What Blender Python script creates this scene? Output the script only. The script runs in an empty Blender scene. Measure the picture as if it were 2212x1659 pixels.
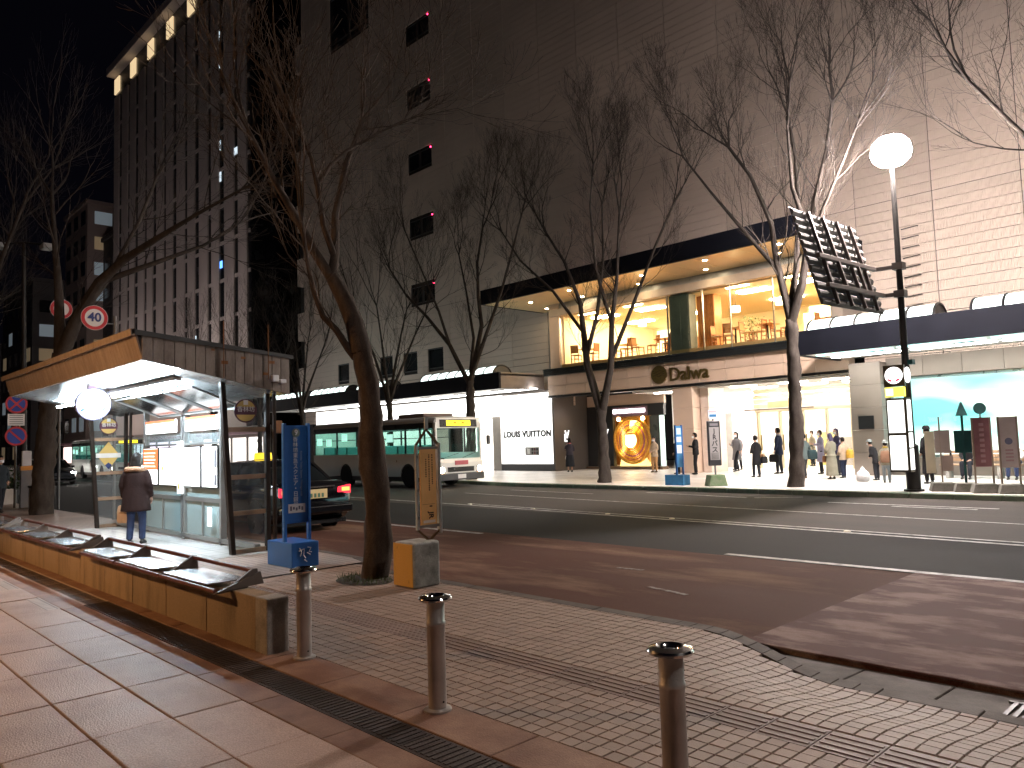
import bpy, bmesh, math, random
from mathutils import Vector, Matrix, Euler
R = math.radians
PI = math.pi
random.seed(7)
sc = bpy.context.scene
col = sc.collection

# ------------------------------------------------------------------ camera
cam = bpy.data.cameras.new('camera'); camo = bpy.data.objects.new('camera', cam); col.objects.link(camo)
yaw, pitch, roll = R(46.05), R(4.2), R(-1.8)
fw = Vector((-math.sin(yaw)*math.cos(pitch), math.cos(yaw)*math.cos(pitch), math.sin(pitch)))
rt = Vector((math.cos(yaw), math.sin(yaw), 0)); upv = rt.cross(fw)
r2 = rt*math.cos(roll)+upv*math.sin(roll); u2 = upv*math.cos(roll)-rt*math.sin(roll)
m = Matrix.Identity(4)
for i in range(3):
    m[i][0] = r2[i]; m[i][1] = u2[i]; m[i][2] = -fw[i]
m[2][3] = 1.6
camo.matrix_world = m
cam.sensor_width = 36; cam.lens = 36*1661/2212
cam.clip_start = .05; cam.clip_end = 2000
sc.camera = camo

# ------------------------------------------------------------------ night sky
w = bpy.data.worlds.new('World'); sc.world = w; w.use_nodes = True
nt = w.node_tree; bg = nt.nodes['Background']
sky = nt.nodes.new('ShaderNodeTexSky'); sky.sky_type = 'NISHITA'; sky.sun_disc = False
sky.sun_elevation = R(-12); sky.sun_rotation = R(200)
addn = nt.nodes.new('ShaderNodeMixRGB'); addn.blend_type = 'ADD'; addn.inputs[0].default_value = 1
nt.links.new(sky.outputs[0], addn.inputs[1]); addn.inputs[2].default_value = (.012, .011, .022, 1)
nt.links.new(addn.outputs[0], bg.inputs[0]); bg.inputs[1].default_value = .05
sc.view_settings.view_transform = 'Standard'; sc.view_settings.look = 'None'
sc.view_settings.exposure = 1.0; sc.view_settings.gamma = 1
sc.render.engine = 'CYCLES'
cy = sc.cycles
cy.use_denoising = True
cy.max_bounces = 6; cy.diffuse_bounces = 3; cy.glossy_bounces = 3; cy.transmission_bounces = 4; cy.transparent_max_bounces = 12
cy.sample_clamp_indirect = 4; cy.caustics_reflective = False; cy.caustics_refractive = False

# ------------------------------------------------------------------ materials
MAT = {}
def M(name, c=(.5,.5,.5), rough=.6, metal=0, var=.12, scale=3., bump=0., bscale=60., rnd=0., emit=0., ecol=None, coat=0.):
    if name in MAT: return MAT[name]
    mt = bpy.data.materials.new(name); mt.use_nodes = True; t = mt.node_tree; N = t.nodes; L = t.links
    b = N['Principled BSDF']
    b.inputs['Roughness'].default_value = rough; b.inputs['Metallic'].default_value = metal
    if coat: b.inputs['Coat Weight'].default_value = coat
    b.inputs['Base Color'].default_value = (*c, 1)
    if var or bump or rnd:
        g = N.new('ShaderNodeNewGeometry')
        if var or rnd:
            n1 = N.new('ShaderNodeTexNoise'); n1.inputs['Scale'].default_value = scale; n1.inputs['Detail'].default_value = 6
            L.new(g.outputs['Position'], n1.inputs['Vector'])
            mr = N.new('ShaderNodeMapRange'); mr.inputs[1].default_value = .25; mr.inputs[2].default_value = .75
            mr.inputs[3].default_value = 1-var; mr.inputs[4].default_value = 1+var
            L.new(n1.outputs[0], mr.inputs[0]); fac = mr.outputs[0]
            if rnd:
                oi = N.new('ShaderNodeObjectInfo'); m2 = N.new('ShaderNodeMapRange')
                m2.inputs[3].default_value = 1-rnd; m2.inputs[4].default_value = 1+rnd
                L.new(oi.outputs['Random'], m2.inputs[0])
                mu = N.new('ShaderNodeMath'); mu.operation = 'MULTIPLY'
                L.new(fac, mu.inputs[0]); L.new(m2.outputs[0], mu.inputs[1]); fac = mu.outputs[0]
            mx = N.new('ShaderNodeVectorMath'); mx.operation = 'SCALE'
            mx.inputs[0].default_value = c; L.new(fac, mx.inputs['Scale'])
            L.new(mx.outputs[0], b.inputs['Base Color'])
            mr2 = N.new('ShaderNodeMapRange'); mr2.inputs[3].default_value = max(.03, rough-.12); mr2.inputs[4].default_value = min(1, rough+.12)
            L.new(n1.outputs[0], mr2.inputs[0]); L.new(mr2.outputs[0], b.inputs['Roughness'])
        if bump:
            n2 = N.new('ShaderNodeTexNoise'); n2.inputs['Scale'].default_value = bscale; n2.inputs['Detail'].default_value = 4
            L.new(g.outputs['Position'], n2.inputs['Vector'])
            bp = N.new('ShaderNodeBump'); bp.inputs['Strength'].default_value = bump; bp.inputs['Distance'].default_value = .01
            L.new(n2.outputs[0], bp.inputs['Height']); L.new(bp.outputs[0], b.inputs['Normal'])
    if emit:
        b.inputs['Emission Color'].default_value = (*(ecol or c), 1); b.inputs['Emission Strength'].default_value = emit
    MAT[name] = mt
    return mt
def stained(name, c1, c2, scale=1.5, thr=(.45,.65), rough=.7, bump=.2, bscale=80, stretch=(1,1,1), fine=.1, spec=.5):
    """two colours blended by a noise of its own shape (stains, wear)"""
    if name in MAT: return MAT[name]
    mt = bpy.data.materials.new(name); mt.use_nodes = True; t = mt.node_tree; N = t.nodes; L = t.links; b = N['Principled BSDF']
    g = N.new('ShaderNodeNewGeometry'); mp = N.new('ShaderNodeMapping'); mp.inputs['Scale'].default_value = stretch
    L.new(g.outputs['Position'], mp.inputs[0])
    n1 = N.new('ShaderNodeTexNoise'); n1.inputs['Scale'].default_value = scale; n1.inputs['Detail'].default_value = 8; n1.inputs['Roughness'].default_value = .65
    L.new(mp.outputs[0], n1.inputs['Vector'])
    mr = N.new('ShaderNodeMapRange'); mr.inputs[1].default_value = thr[0]; mr.inputs[2].default_value = thr[1]; L.new(n1.outputs[0], mr.inputs[0])
    mx = N.new('ShaderNodeMixRGB'); mx.inputs[1].default_value = (*c1,1); mx.inputs[2].default_value = (*c2,1); L.new(mr.outputs[0], mx.inputs[0])
    n3 = N.new('ShaderNodeTexNoise'); n3.inputs['Scale'].default_value = 140; n3.inputs['Detail'].default_value = 3; L.new(g.outputs['Position'], n3.inputs['Vector'])
    m3 = N.new('ShaderNodeMapRange'); m3.inputs[1].default_value=.3; m3.inputs[2].default_value=.7; m3.inputs[3].default_value = 1-fine*2; m3.inputs[4].default_value = 1+fine*2; L.new(n3.outputs[0], m3.inputs[0])
    oi = N.new('ShaderNodeObjectInfo'); m4 = N.new('ShaderNodeMapRange'); m4.inputs[3].default_value=.9; m4.inputs[4].default_value=1.1; L.new(oi.outputs['Random'], m4.inputs[0])
    mu = N.new('ShaderNodeMath'); mu.operation='MULTIPLY'; L.new(m3.outputs[0], mu.inputs[0]); L.new(m4.outputs[0], mu.inputs[1])
    vs = N.new('ShaderNodeVectorMath'); vs.operation='SCALE'; L.new(mx.outputs[0], vs.inputs[0]); L.new(mu.outputs[0], vs.inputs['Scale'])
    L.new(vs.outputs[0], b.inputs['Base Color'])
    m5 = N.new('ShaderNodeMapRange'); m5.inputs[3].default_value = max(.05,rough-.2); m5.inputs[4].default_value=min(1,rough+.15); L.new(n1.outputs[0], m5.inputs[0]); L.new(m5.outputs[0], b.inputs['Roughness'])
    if bump:
        bp = N.new('ShaderNodeBump'); bp.inputs['Strength'].default_value = bump; bp.inputs['Distance'].default_value=.006
        n2 = N.new('ShaderNodeTexNoise'); n2.inputs['Scale'].default_value = bscale; L.new(g.outputs['Position'], n2.inputs['Vector'])
        L.new(n2.outputs[0], bp.inputs['Height']); L.new(bp.outputs[0], b.inputs['Normal'])
    b.inputs['Specular IOR Level'].default_value = spec
    MAT[name] = mt; return mt
def EM(name, c, s):
    if name in MAT: return MAT[name]
    mt = bpy.data.materials.new(name); mt.use_nodes = True; N = mt.node_tree.nodes
    b = N['Principled BSDF']; b.inputs['Base Color'].default_value = (*c,1); b.inputs['Roughness'].default_value=.4
    b.inputs['Emission Color'].default_value = (*c,1); b.inputs['Emission Strength'].default_value = s
    MAT[name] = mt; return mt
def GLASS(name, tint=(.9,.95,.95), refl=.12, rough=.02):
    if name in MAT: return MAT[name]
    mt = bpy.data.materials.new(name); mt.use_nodes = True; t = mt.node_tree; N = t.nodes; L = t.links
    N.remove(N['Principled BSDF']); out = N['Material Output']
    tr = N.new('ShaderNodeBsdfTransparent'); tr.inputs[0].default_value = (*tint,1)
    gl = N.new('ShaderNodeBsdfGlossy'); gl.inputs['Roughness'].default_value = rough
    lw = N.new('ShaderNodeLayerWeight'); lw.inputs[0].default_value = .5; fr = N.new('ShaderNodeMath'); fr.operation='POWER'; fr.inputs[1].default_value = 5; L.new(lw.outputs['Facing'], fr.inputs[0])
    ad = N.new('ShaderNodeMath'); ad.operation='ADD'; ad.use_clamp=True; ad.inputs[1].default_value = refl*.5; L.new(fr.outputs[0], ad.inputs[0])
    mx = N.new('ShaderNodeMixShader'); L.new(ad.outputs[0], mx.inputs[0]); L.new(tr.outputs[0], mx.inputs[1]); L.new(gl.outputs[0], mx.inputs[2])
    L.new(mx.outputs[0], out.inputs[0]); MAT[name]=mt; return mt

# ------------------------------------------------------------------ mesh builder
class MB:
    def __init__(s): s.v=[]; s.f=[]; s.mi=[]; s.cur=0
    def add(s, vs, fs):
        o=len(s.v); s.v += [tuple(p) for p in vs]; s.f += [tuple(i+o for i in f) for f in fs]; s.mi += [s.cur]*len(fs); return s
    def box(s,x0,x1,y0,y1,z0,z1):
        v=[(x0,y0,z0),(x1,y0,z0),(x1,y1,z0),(x0,y1,z0),(x0,y0,z1),(x1,y0,z1),(x1,y1,z1),(x0,y1,z1)]
        return s.add(v,[(0,3,2,1),(4,5,6,7),(0,1,5,4),(1,2,6,5),(2,3,7,6),(3,0,4,7)])
    def obox(s,c,sz,rot=(0,0,0)):
        e=Euler(rot).to_matrix(); c=Vector(c); h=[d/2 for d in sz]
        v=[c+e@Vector((a*h[0],b*h[1],d*h[2])) for d in(-1,1) for a,b in((-1,-1),(1,-1),(1,1),(-1,1))]
        return s.add(v,[(0,3,2,1),(4,5,6,7),(0,1,5,4),(1,2,6,5),(2,3,7,6),(3,0,4,7)])
    def bar(s,a,b,w,h=None):
        """square bar from a to b"""
        a=Vector(a);b=Vector(b);d=(b-a).normalized();u=Vector((0,0,1))
        if abs(d.z)>.95:u=Vector((0,1,0))
        x=d.cross(u).normalized();y=x.cross(d);h=h or w
        v=[p+x*i*w/2+y*j*h/2 for p in(a,b) for i,j in((-1,-1),(1,-1),(1,1),(-1,1))]
        return s.add(v,[(0,1,2,3),(7,6,5,4),(0,4,5,1),(1,5,6,2),(2,6,7,3),(3,7,4,0)])
    def tube(s,pts,rad,n=8,cap=True):
        pts=[Vector(p) for p in pts]
        if not isinstance(rad,(list,tuple)): rad=[rad]*len(pts)
        rings=[]; prev=None
        for i,p in enumerate(pts):
            d=(pts[min(i+1,len(pts)-1)]-pts[max(i-1,0)])
            if d.length<1e-9: d=Vector((0,0,1))
            d.normalize()
            if prev is None:
                u=Vector((0,0,1)) if abs(d.z)<.9 else Vector((1,0,0)); x=d.cross(u).normalized()
            else:
                x=prev-d*prev.dot(d); x=x.normalized() if x.length>1e-6 else d.orthogonal().normalized()
            prev=x; y=d.cross(x)
            rings.append([p+(x*math.cos(2*PI*k/n)+y*math.sin(2*PI*k/n))*rad[i] for k in range(n)])
        return s.loft(rings,cap)
    def loft(s,rings,cap=True,closed=True):
        n=len(rings[0]); v=[p for r in rings for p in r]; f=[]
        for i in range(len(rings)-1):
            for k in range(n if closed else n-1):
                a=i*n+k; b=i*n+(k+1)%n; f.append((a,b,b+n,a+n))
        if cap and closed: f.append(tuple(range(n))[::-1]); f.append(tuple((len(rings)-1)*n+k for k in range(n)))
        return s.add(v,f)
    def ell(s,zs,n=14):
        """stack of horizontal ellipses (cx,cy,z,rx,ry)"""
        return s.loft([[(cx+rx*math.cos(2*PI*k/n),cy+ry*math.sin(2*PI*k/n),z) for k in range(n)] for cx,cy,z,rx,ry in zs])
    def sphere(s,c,r,n=12,m_=8,sc_=(1,1,1)):
        rr=[]
        for i in range(1,m_):
            a=PI*i/m_; rr.append([(c[0]+sc_[0]*r*math.sin(a)*math.cos(2*PI*k/n),c[1]+sc_[1]*r*math.sin(a)*math.sin(2*PI*k/n),c[2]-sc_[2]*r*math.cos(a)) for k in range(n)])
        o=len(s.v); s.loft(rr,False); nb=len(s.v)
        s.v += [(c[0],c[1],c[2]-sc_[2]*r),(c[0],c[1],c[2]+sc_[2]*r)]
        for k in range(n):
            s.f.append((nb,o+(k+1)%n,o+k)); s.mi.append(s.cur)
            q=o+(m_-2)*n; s.f.append((nb+1,q+k,q+(k+1)%n)); s.mi.append(s.cur)
        return s
    def lathe(s,prof,c=(0,0,0),n=20,axis='z',cap=True):
        rr=[]
        for r,z in prof:
            ring=[]
            for k in range(n):
                a=2*PI*k/n; x,y=r*math.cos(a),r*math.sin(a)
                ring.append({'z':(c[0]+x,c[1]+y,c[2]+z),'x':(c[0]+z,c[1]+x,c[2]+y),'y':(c[0]-x,c[1]+z,c[2]+y)}[axis])
            rr.append(ring)
        return s.loft(rr,cap)
    def prism(s,poly,axis,a,b):
        """extrude 2-D polygon along an axis; poly in the remaining two coords (x:(y,z) y:(x,z) z:(x,y))"""
        n=len(poly)
        def P(p,t): return {'x':(t,p[0],p[1]),'y':(p[0],t,p[1]),'z':(p[0],p[1],t)}[axis]
        v=[P(p,a) for p in poly]+[P(p,b) for p in poly]
        f=[tuple(range(n)),tuple(range(2*n-1,n-1,-1))]+[(i,i+n,(i+1)%n+n,(i+1)%n) for i in range(n)]
        return s.add(v,f)
    def quad(s,*p): return s.add(p,[tuple(range(len(p)))])
    def mesh(s,name,mats,smooth=False):
        me=bpy.data.meshes.new(name); me.from_pydata(s.v,[],s.f)
        for mt in (mats if isinstance(mats,(list,tuple)) else [mats]): me.materials.append(mt)
        if any(s.mi): me.polygons.foreach_set('material_index',s.mi)
        bm=bmesh.new(); bm.from_mesh(me); bmesh.ops.recalc_face_normals(bm,faces=bm.faces); bm.to_mesh(me); bm.free()
        if smooth:
            me.polygons.foreach_set('use_smooth',[True]*len(me.polygons))
            try: me.set_sharp_from_angle(angle=R(40))
            except Exception: pass
        me.update(); return me
    def build(s,name,mats,parent=None,smooth=False,bevel=0,loc=None,seg=2):
        o=bpy.data.objects.new(name,s.mesh(name,mats,smooth)); col.objects.link(o)
        if parent: o.parent=parent
        if loc: o.location=loc
        if bevel:
            b=o.modifiers.new('bevel','BEVEL'); b.width=bevel; b.segments=seg; b.limit_method='ANGLE'; b.angle_limit=R(35)
        return o
def tag(o,label=None,cat=None,group=None,kind=None):
    if label:o['label']=label
    if cat:o['category']=cat
    if group:o['group']=group
    if kind:o['kind']=kind
    return o
def thing(name,label,cat,loc=(0,0,0),rz=0,group=None):
    o=bpy.data.objects.new(name,None); o.empty_display_size=.2; col.objects.link(o); o.location=loc; o.rotation_euler=(0,0,rz)
    return tag(o,label,cat,group)
def inst(me_or_o,name,parent=None,loc=(0,0,0),rot=(0,0,0)):
    if isinstance(me_or_o,bpy.types.Object):
        o=me_or_o.copy(); o.name=name
    else: o=bpy.data.objects.new(name,me_or_o)
    col.objects.link(o); o.parent=parent; o.location=loc; o.rotation_euler=rot; return o
def dup(root,loc,rz=None,label=None,group=None):
    r=root.copy(); col.objects.link(r); r.location=loc
    if rz is not None: r.rotation_euler=(0,0,rz)
    if label:r['label']=label
    if group:r['group']=group
    for ch in root.children:
        c=ch.copy(); col.objects.link(c); c.parent=r
        for g in ch.children:
            d=g.copy(); col.objects.link(d); d.parent=c
    return r
tmp=bpy.data.scenes.new('tmp')
def evalmesh(me,mods):
    o=bpy.data.objects.new('tmpo',me); tmp.collection.objects.link(o)
    for kind,kw in mods:
        md=o.modifiers.new(kind,kind)
        for k,v in kw.items(): setattr(md,k,v)
    tmp.view_layers[0].update(); dg=tmp.view_layers[0].depsgraph
    r=bpy.data.meshes.new_from_object(o.evaluated_get(dg),depsgraph=dg)
    tmp.collection.objects.unlink(o); bpy.data.objects.remove(o); return r
def text(name,body,size,loc,rot,mt,parent=None,ext=.004,align='CENTER',vert=False,squash=1.,bold=0.,spacing=1.):
    """lettering as a mesh; vert stacks the characters"""
    cu=bpy.data.curves.new('t','FONT'); cu.body='\n'.join(body) if vert else body
    cu.size=size; cu.extrude=ext; cu.align_x=align; cu.align_y='CENTER'; cu.resolution_u=3; cu.offset=bold
    cu.space_character=spacing
    if vert: cu.space_line=1.0*squash
    o=bpy.data.objects.new('t',cu); tmp.collection.objects.link(o)
    tmp.view_layers[0].update(); dg=tmp.view_layers[0].depsgraph
    me=bpy.data.meshes.new_from_object(o.evaluated_get(dg),depsgraph=dg)
    tmp.collection.objects.unlink(o); bpy.data.objects.remove(o); bpy.data.curves.remove(cu)
    me.materials.clear(); me.materials.append(mt); me.name=name
    q=bpy.data.objects.new(name,me); col.objects.link(q); q.location=loc; q.rotation_euler=rot
    if parent:q.parent=parent
    return q
FX=(PI/2,0,PI/2)     # lettering that faces +X
FY=(PI/2,0,0)        # lettering that faces -Y
# ------------------------------------------------------------------ street lamps (lit luminaires; two unseen ones added for the tower)
lamp_paint=M('lamp_paint',(.035,.033,.032),.45,.3,var=.2)
def street_lamp(label,x,y,glow,h=8.45):
    t=thing('street_lamp',label,'street lamp',(x,y,0),0,'street lamps')
    MB().ell([(0,0,0,.17,.17),(0,0,1.15,.17,.17),(0,0,1.2,.105,.105),(0,0,h,.055,.055)],12).build('pole',lamp_paint,t,True)
    MB().ell([(0,0,0,.24,.24),(0,0,.05,.24,.24)],12).build('base_plate',lamp_paint,t)
    MB().lathe([(.05,h),(.09,h+.03),(.12,h+.07)],n=20).build('lamp_neck',lamp_paint,t,True)
    MB().lathe([(.1,h+.0),(.30,h+.06),(.45,h+.20),(.50,h+.38)],n=20).build('lamp_bowl',glow,t,True)
    MB().lathe([(.495,h+.385),(.46,h+.58),(.32,h+.74),(.02,h+.80)],n=20).build('lamp_dome',EM('lamp_dome_glow',(1.,.90,.92),70),t,True)
    return t
lamp_main=street_lamp('lit street lamp with bright white head, its pole carrying the back of a road sign',-7.15,20.95,EM('lamp_white',(1.,.87,.82),640))
lamp_right=street_lamp('street lamp with white head on the near pavement, right of the bollards',4.6,5.0,EM('lamp_white_b',(1.,.88,.80),70))
street_lamp('street lamp added unseen behind the shelter roof to light the tower, nearer of two',-74,22,EM('lamp_tower_fill',(1.,.88,.80),190))  # this lamp and the next are added out of sight to brighten the tower
street_lamp('street lamp added unseen behind the shelter roof to light the tower, farther of two',-99,22,EM('lamp_tower_fill',(1.,.88,.80),420))
def plaza_lamp(label,x,y,h,glow):
    t=thing('plaza_lamp',label,'street lamp',(x,y,0))
    MB().ell([(0,0,0,.09,.09),(0,0,h,.045,.045)],10).build('pole',lamp_paint,t,True)
    MB().sphere((0,0,h+.2),.22,14,8).build('lamp_globe',glow,t,True)
    MB().lathe([(.27,h+.22),(.30,h+.22),(.24,h+.36),(.05,h+.46)],n=18).build('lamp_hood',lamp_paint,t,True)
    MB().ell([(0,0,0,.16,.16),(0,0,.06,.16,.16)],10).build('base_plate',lamp_paint,t)
plaza_lamp('amber globe lamp on a slim post in the plaza before the low wall',-11.5,-2.6,4.6,EM('lamp_amber',(1.,.53,.22),460))

# ------------------------------------------------------------------ ground and street
def smooth(a,b,x):
    t=min(1,max(0,(x-a)/(b-a))); return t*t*(3-2*t)
def nk(x):      # near kerb line
    y=6.05-.47*smooth(-9.8,-8.2,x); y-= .36*smooth(-3.6,-2.3,x); y-=.22*smooth(-2.4,3,x); return y
def dip(x,y):   # pavement falls to the gutter at the crossing-over
    k=nk(x); return -.115*smooth(-3.7,-2.3,x)*smooth(k-1.0,k-.05,y)
def fk(x):      # far kerb line
    return 20.35+.65*smooth(-21,-26,x) if False else 20.35+.65*(1-smooth(-26,-21,x))
asph=stained('asphalt_dark',(.016,.016,.017),(.030,.029,.029),.5,(.35,.7),.9,.5,160,(.3,1.5,1),.15,.15)
asph2=stained('asphalt_worn',(.038,.033,.030),(.070,.060,.053),.45,(.35,.7),.85,.5,160,(.25,1.8,1),.15,.2)
redas=stained('red_asphalt',(.080,.031,.020),(.19,.11,.07),.6,(.50,.66),.9,.5,150,(.5,1.6,1),.18,.15)
redworn=stained('red_paving_worn',(.095,.038,.032),(.30,.215,.19),1.5,(.47,.60),.85,.5,150,(.7,1.6,1),.18,.2)
paint=stained('road_paint',(.36,.35,.335),(.10,.097,.092),7,(.42,.68),.6,.2,90)
kerbst=stained('kerb_stone',(.085,.062,.05),(.045,.036,.03),4,(.4,.7),.8,.5)
kerbgr=stained('kerb_green',(.13,.19,.13),(.24,.25,.20),3,(.4,.7),.8,.4)
tile_m=M('tile_buff',(.29,.215,.175),.62,0,.12,2.2,.35,120,.13)
tile_far=M('tile_rest',(.29,.215,.175),.62,0,.20,5,.35,120)
grout=M('grout',(.115,.08,.066),.85,0,.2,3)
slab_m=stained('plaza_slab',(.42,.295,.235),(.29,.20,.16),1.3,(.45,.75),.5,.9,90,(1,1,1),.14)
bord_m=stained('border_paving',(.17,.08,.05),(.30,.18,.12),2.5,(.42,.66),.6,.5,90)
drain_m=M('drain_iron',(.05,.036,.032),.6,.3,.3,8,.6,70,.15)
def sheet(name,pts_lo,pts_hi,z,mt,zf=None):
    """strip between two polylines"""
    b=MB(); n=len(pts_lo)
    v=[(x,y,z+(zf(x,y) if zf else 0)) for x,y in pts_lo]+[(x,y,z+(zf(x,y) if zf else 0)) for x,y in pts_hi]
    b.add(v,[(i,i+1,i+1+n,i+n) for i in range(n-1)])
    return tag(b.build(name,mt),kind='structure')
def rng(a,b,s):
    n=max(1,round((b-a)/s)); return [a+(b-a)*i/n for i in range(n+1)]
tag(MB().box(-500,260,-160,400,-.6,-.3).build('ground',M('earth',(.05,.045,.04),.9)),kind='structure')
xs=rng(-220,-30,10)+rng(-29.5,8,.25)+rng(9,60,6)
sheet('road',[(x,nk(x)-.05 if x<-3.3 else 5.83) for x in xs],[(x,13.3) for x in xs],-.12,asph)
sheet('road_far_lanes',[(x,13.3) for x in xs],[(x,fk(x)+.05) for x in xs],-.12,asph2)
xs2=rng(-19,-3.4,.25)
sheet('bus_bay',[(x,nk(x)+.02) for x in xs2],[(x,9.78) for x in xs2],-.116,redas)
gx=rng(-3.4,9,.25)
pv=tag(MB().box(-3.4,9,0,3.95,-.05,.014).build('road_paving',redworn,None,False,.01,loc=(0,5.84,-.12)),kind='structure')
# gutter blocks and a grate between pavement and paving
gut=tag(MB().box(-3.6,9,4.9,5.9,-.25,-.16).build('gutter',kerbst),kind='structure')
for i in range(18):
    x0=-3.0+i*.6; x1=x0+.592; q=MB(); a,b_=nk(x0)+.155,nk(x1)+.155
    q.add([(x0,a,-.2),(x1,b_,-.2),(x1,5.83,-.2),(x0,5.83,-.2),(x0,a,-.130),(x1,b_,-.130),(x1,5.83,-.15),(x0,5.83,-.15)],[(0,3,2,1),(4,5,6,7),(0,1,5,4),(1,2,6,5),(2,3,7,6),(3,0,4,7)]); q.build('gutter_block',kerbst,gut,False,.006,seg=1)
gr=MB()
for i in range(9): gr.box(-1.42+i*.05,-1.395+i*.05,5.2,5.62,-.135,-.122)
gr.box(-1.45,-.97,5.18,5.2,-.135,-.12); gr.box(-1.45,-.97,5.62,5.64,-.135,-.12)
gr.build('gutter_grate',M('galv',(.12,.12,.125),.5,.8,.1),gut)
# lane markings
def line(x0,y0,x1,y1,wd,z=-.112):
    d=Vector((x1-x0,y1-y0,0)); n=Vector((-d.y,d.x,0)).normalized()*wd/2
    b=MB().quad((x0-n.x,y0-n.y,z),(x1-n.x,y1-n.y,z),(x1+n.x,y1+n.y,z),(x0+n.x,y0+n.y,z))
    return tag(b.build('road_marking',paint),kind='structure')
line(-5.95,9.87,14,9.87,.13,-.108); line(-34,9.6,-10.9,9.6,.13)
line(-60,15.2,-16.5,13.75,.12); line(-16.5,13.75,-2.9,12.85,.12); line(-2.9,12.85,14,12.2,.12)
line(-16.5,14.05,-2.9,13.15,.10); line(-2.9,13.15,14,12.5,.10)
line(-20,16.9,-4,15.6,.09); line(-4,15.6,10,14.7,.09)
line(-14.3,19.35,-10.6,18.75,.10); line(-10.4,18.8,-9.4,19.5,.1); line(-8.2,18.3,-4.6,18.2,.12); line(-6.6,17.9,-4.9,17.85,.12)
line(-19.5,18.6,-15.5,18.25,.08)
studm=M('stud',(.7,.66,.55),.3,.3)
for i,(x,y) in enumerate([(-16.2,13.87),(-13.6,13.7),(-11.1,13.55),(-9.3,13.42),(-5.6,13.16)]):
    tag(MB().lathe([(.06,-.112),(.05,-.095),(.02,-.09)],(x,y,0),10).build('road_stud',studm),'small raised stud on the double centre line, '+['leftmost of five','second from the left','middle of five','second from the right','rightmost of five'][i],'road stud','road studs')
worn=stained('road_paint_worn',(.20,.17,.15),(.10,.055,.04),16,(.42,.58),.8,.2,90)
for (x,y,l,a) in [(-6.3,8.1,.4,.1),(-5.1,7.2,.6,-.2),(-9.5,6.7,.4,.05)]:
    b=MB().obox((x,y,-.1115),(l,.07,.002),(0,0,a)); tag(b.build('road_marking',worn),kind='structure')
# near pavement
xs3=rng(-9.2,8,.15)
ys=[0,.25,.5,.62,.74,.86,.94,1]
b=MB(); nx=len(xs3)
for y in ys:
    for x in xs3:
        yy=2.1+(nk(x)-2.1)*y; b.v.append((x,yy,-.022+dip(x,yy)))
for j in range(len(ys)-1):
    for i in range(nx-1): b.f.append((j*nx+i,j*nx+i+1,(j+1)*nx+i+1,(j+1)*nx+i)); b.mi.append(0)
pave=tag(b.build('pavement',grout),kind='structure')
def brickmat(name,c1,c2,cm,bw,bh,rough=.5,mortar=.012,offs=0.,freq=2):
    mt=bpy.data.materials.new(name); mt.use_nodes=True; t=mt.node_tree; N=t.nodes; L=t.links; bs=N['Principled BSDF']
    g=N.new('ShaderNodeNewGeometry'); br=N.new('ShaderNodeTexBrick'); L.new(g.outputs['Position'],br.inputs['Vector'])
    br.inputs['Color1'].default_value=(*c1,1); br.inputs['Color2'].default_value=(*c2,1); br.inputs['Mortar'].default_value=(*cm,1)
    br.inputs['Scale'].default_value=1; br.inputs['Brick Width'].default_value=bw; br.inputs['Row Height'].default_value=bh; br.inputs['Mortar Size'].default_value=mortar
    br.offset=offs; br.offset_frequency=freq
    ns=N.new('ShaderNodeTexNoise'); ns.inputs['Scale'].default_value=.8; ns.inputs['Detail'].default_value=6; L.new(g.outputs['Position'],ns.inputs['Vector'])
    mr=N.new('ShaderNodeMapRange'); mr.inputs[1].default_value=.3; mr.inputs[2].default_value=.7; mr.inputs[3].default_value=.78; mr.inputs[4].default_value=1.15; L.new(ns.outputs[0],mr.inputs[0])
    vs=N.new('ShaderNodeVectorMath'); vs.operation='SCALE'; L.new(br.outputs[0],vs.inputs[0]); L.new(mr.outputs[0],vs.inputs['Scale']); L.new(vs.outputs[0],bs.inputs['Base Color'])
    bs.inputs['Roughness'].default_value=rough
    bp=N.new('ShaderNodeBump'); bp.invert=True; bp.inputs['Strength'].default_value=.5; bp.inputs['Distance'].default_value=.01; L.new(br.outputs['Fac'],bp.inputs['Height']); L.new(bp.outputs[0],bs.inputs['Normal'])
    return mt
xs4=rng(-220,-40,20)+rng(-39,-9.2,.5)
sheet('pavement_left',[(x,2.1) for x in xs4],[(x,nk(x)) for x in xs4],-.001,brickmat('tile_left',(.40,.32,.27),(.44,.35,.30),(.12,.09,.08),.1,.1,.5,.006))
# kerb stones
xs5=rng(-24,-4.2,.6)+rng(-3.9,-2.1,.15)[0:]+rng(-1.5,8,.6)
for i in range(len(xs5)-1):
    x0,x1=xs5[i],xs5[i+1]-.008
    y0,y1=nk(x0),nk(x1); z0,z1=dip(x0,y0),dip(x1,y1)
    q=MB(); q.add([(x0,y0,-.2),(x1,y1,-.2),(x1,y1+.15,-.2),(x0,y0+.15,-.2),(x0,y0,z0),(x1,y1,z1),(x1,y1+.15,z1),(x0,y0+.15,z0)],
      [(0,3,2,1),(4,5,6,7),(0,1,5,4),(1,2,6,5),(2,3,7,6),(3,0,4,7)])
    q.build('kerb_stone',kerbst,pave,False,.010 if x1-x0>.3 else 0)
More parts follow.
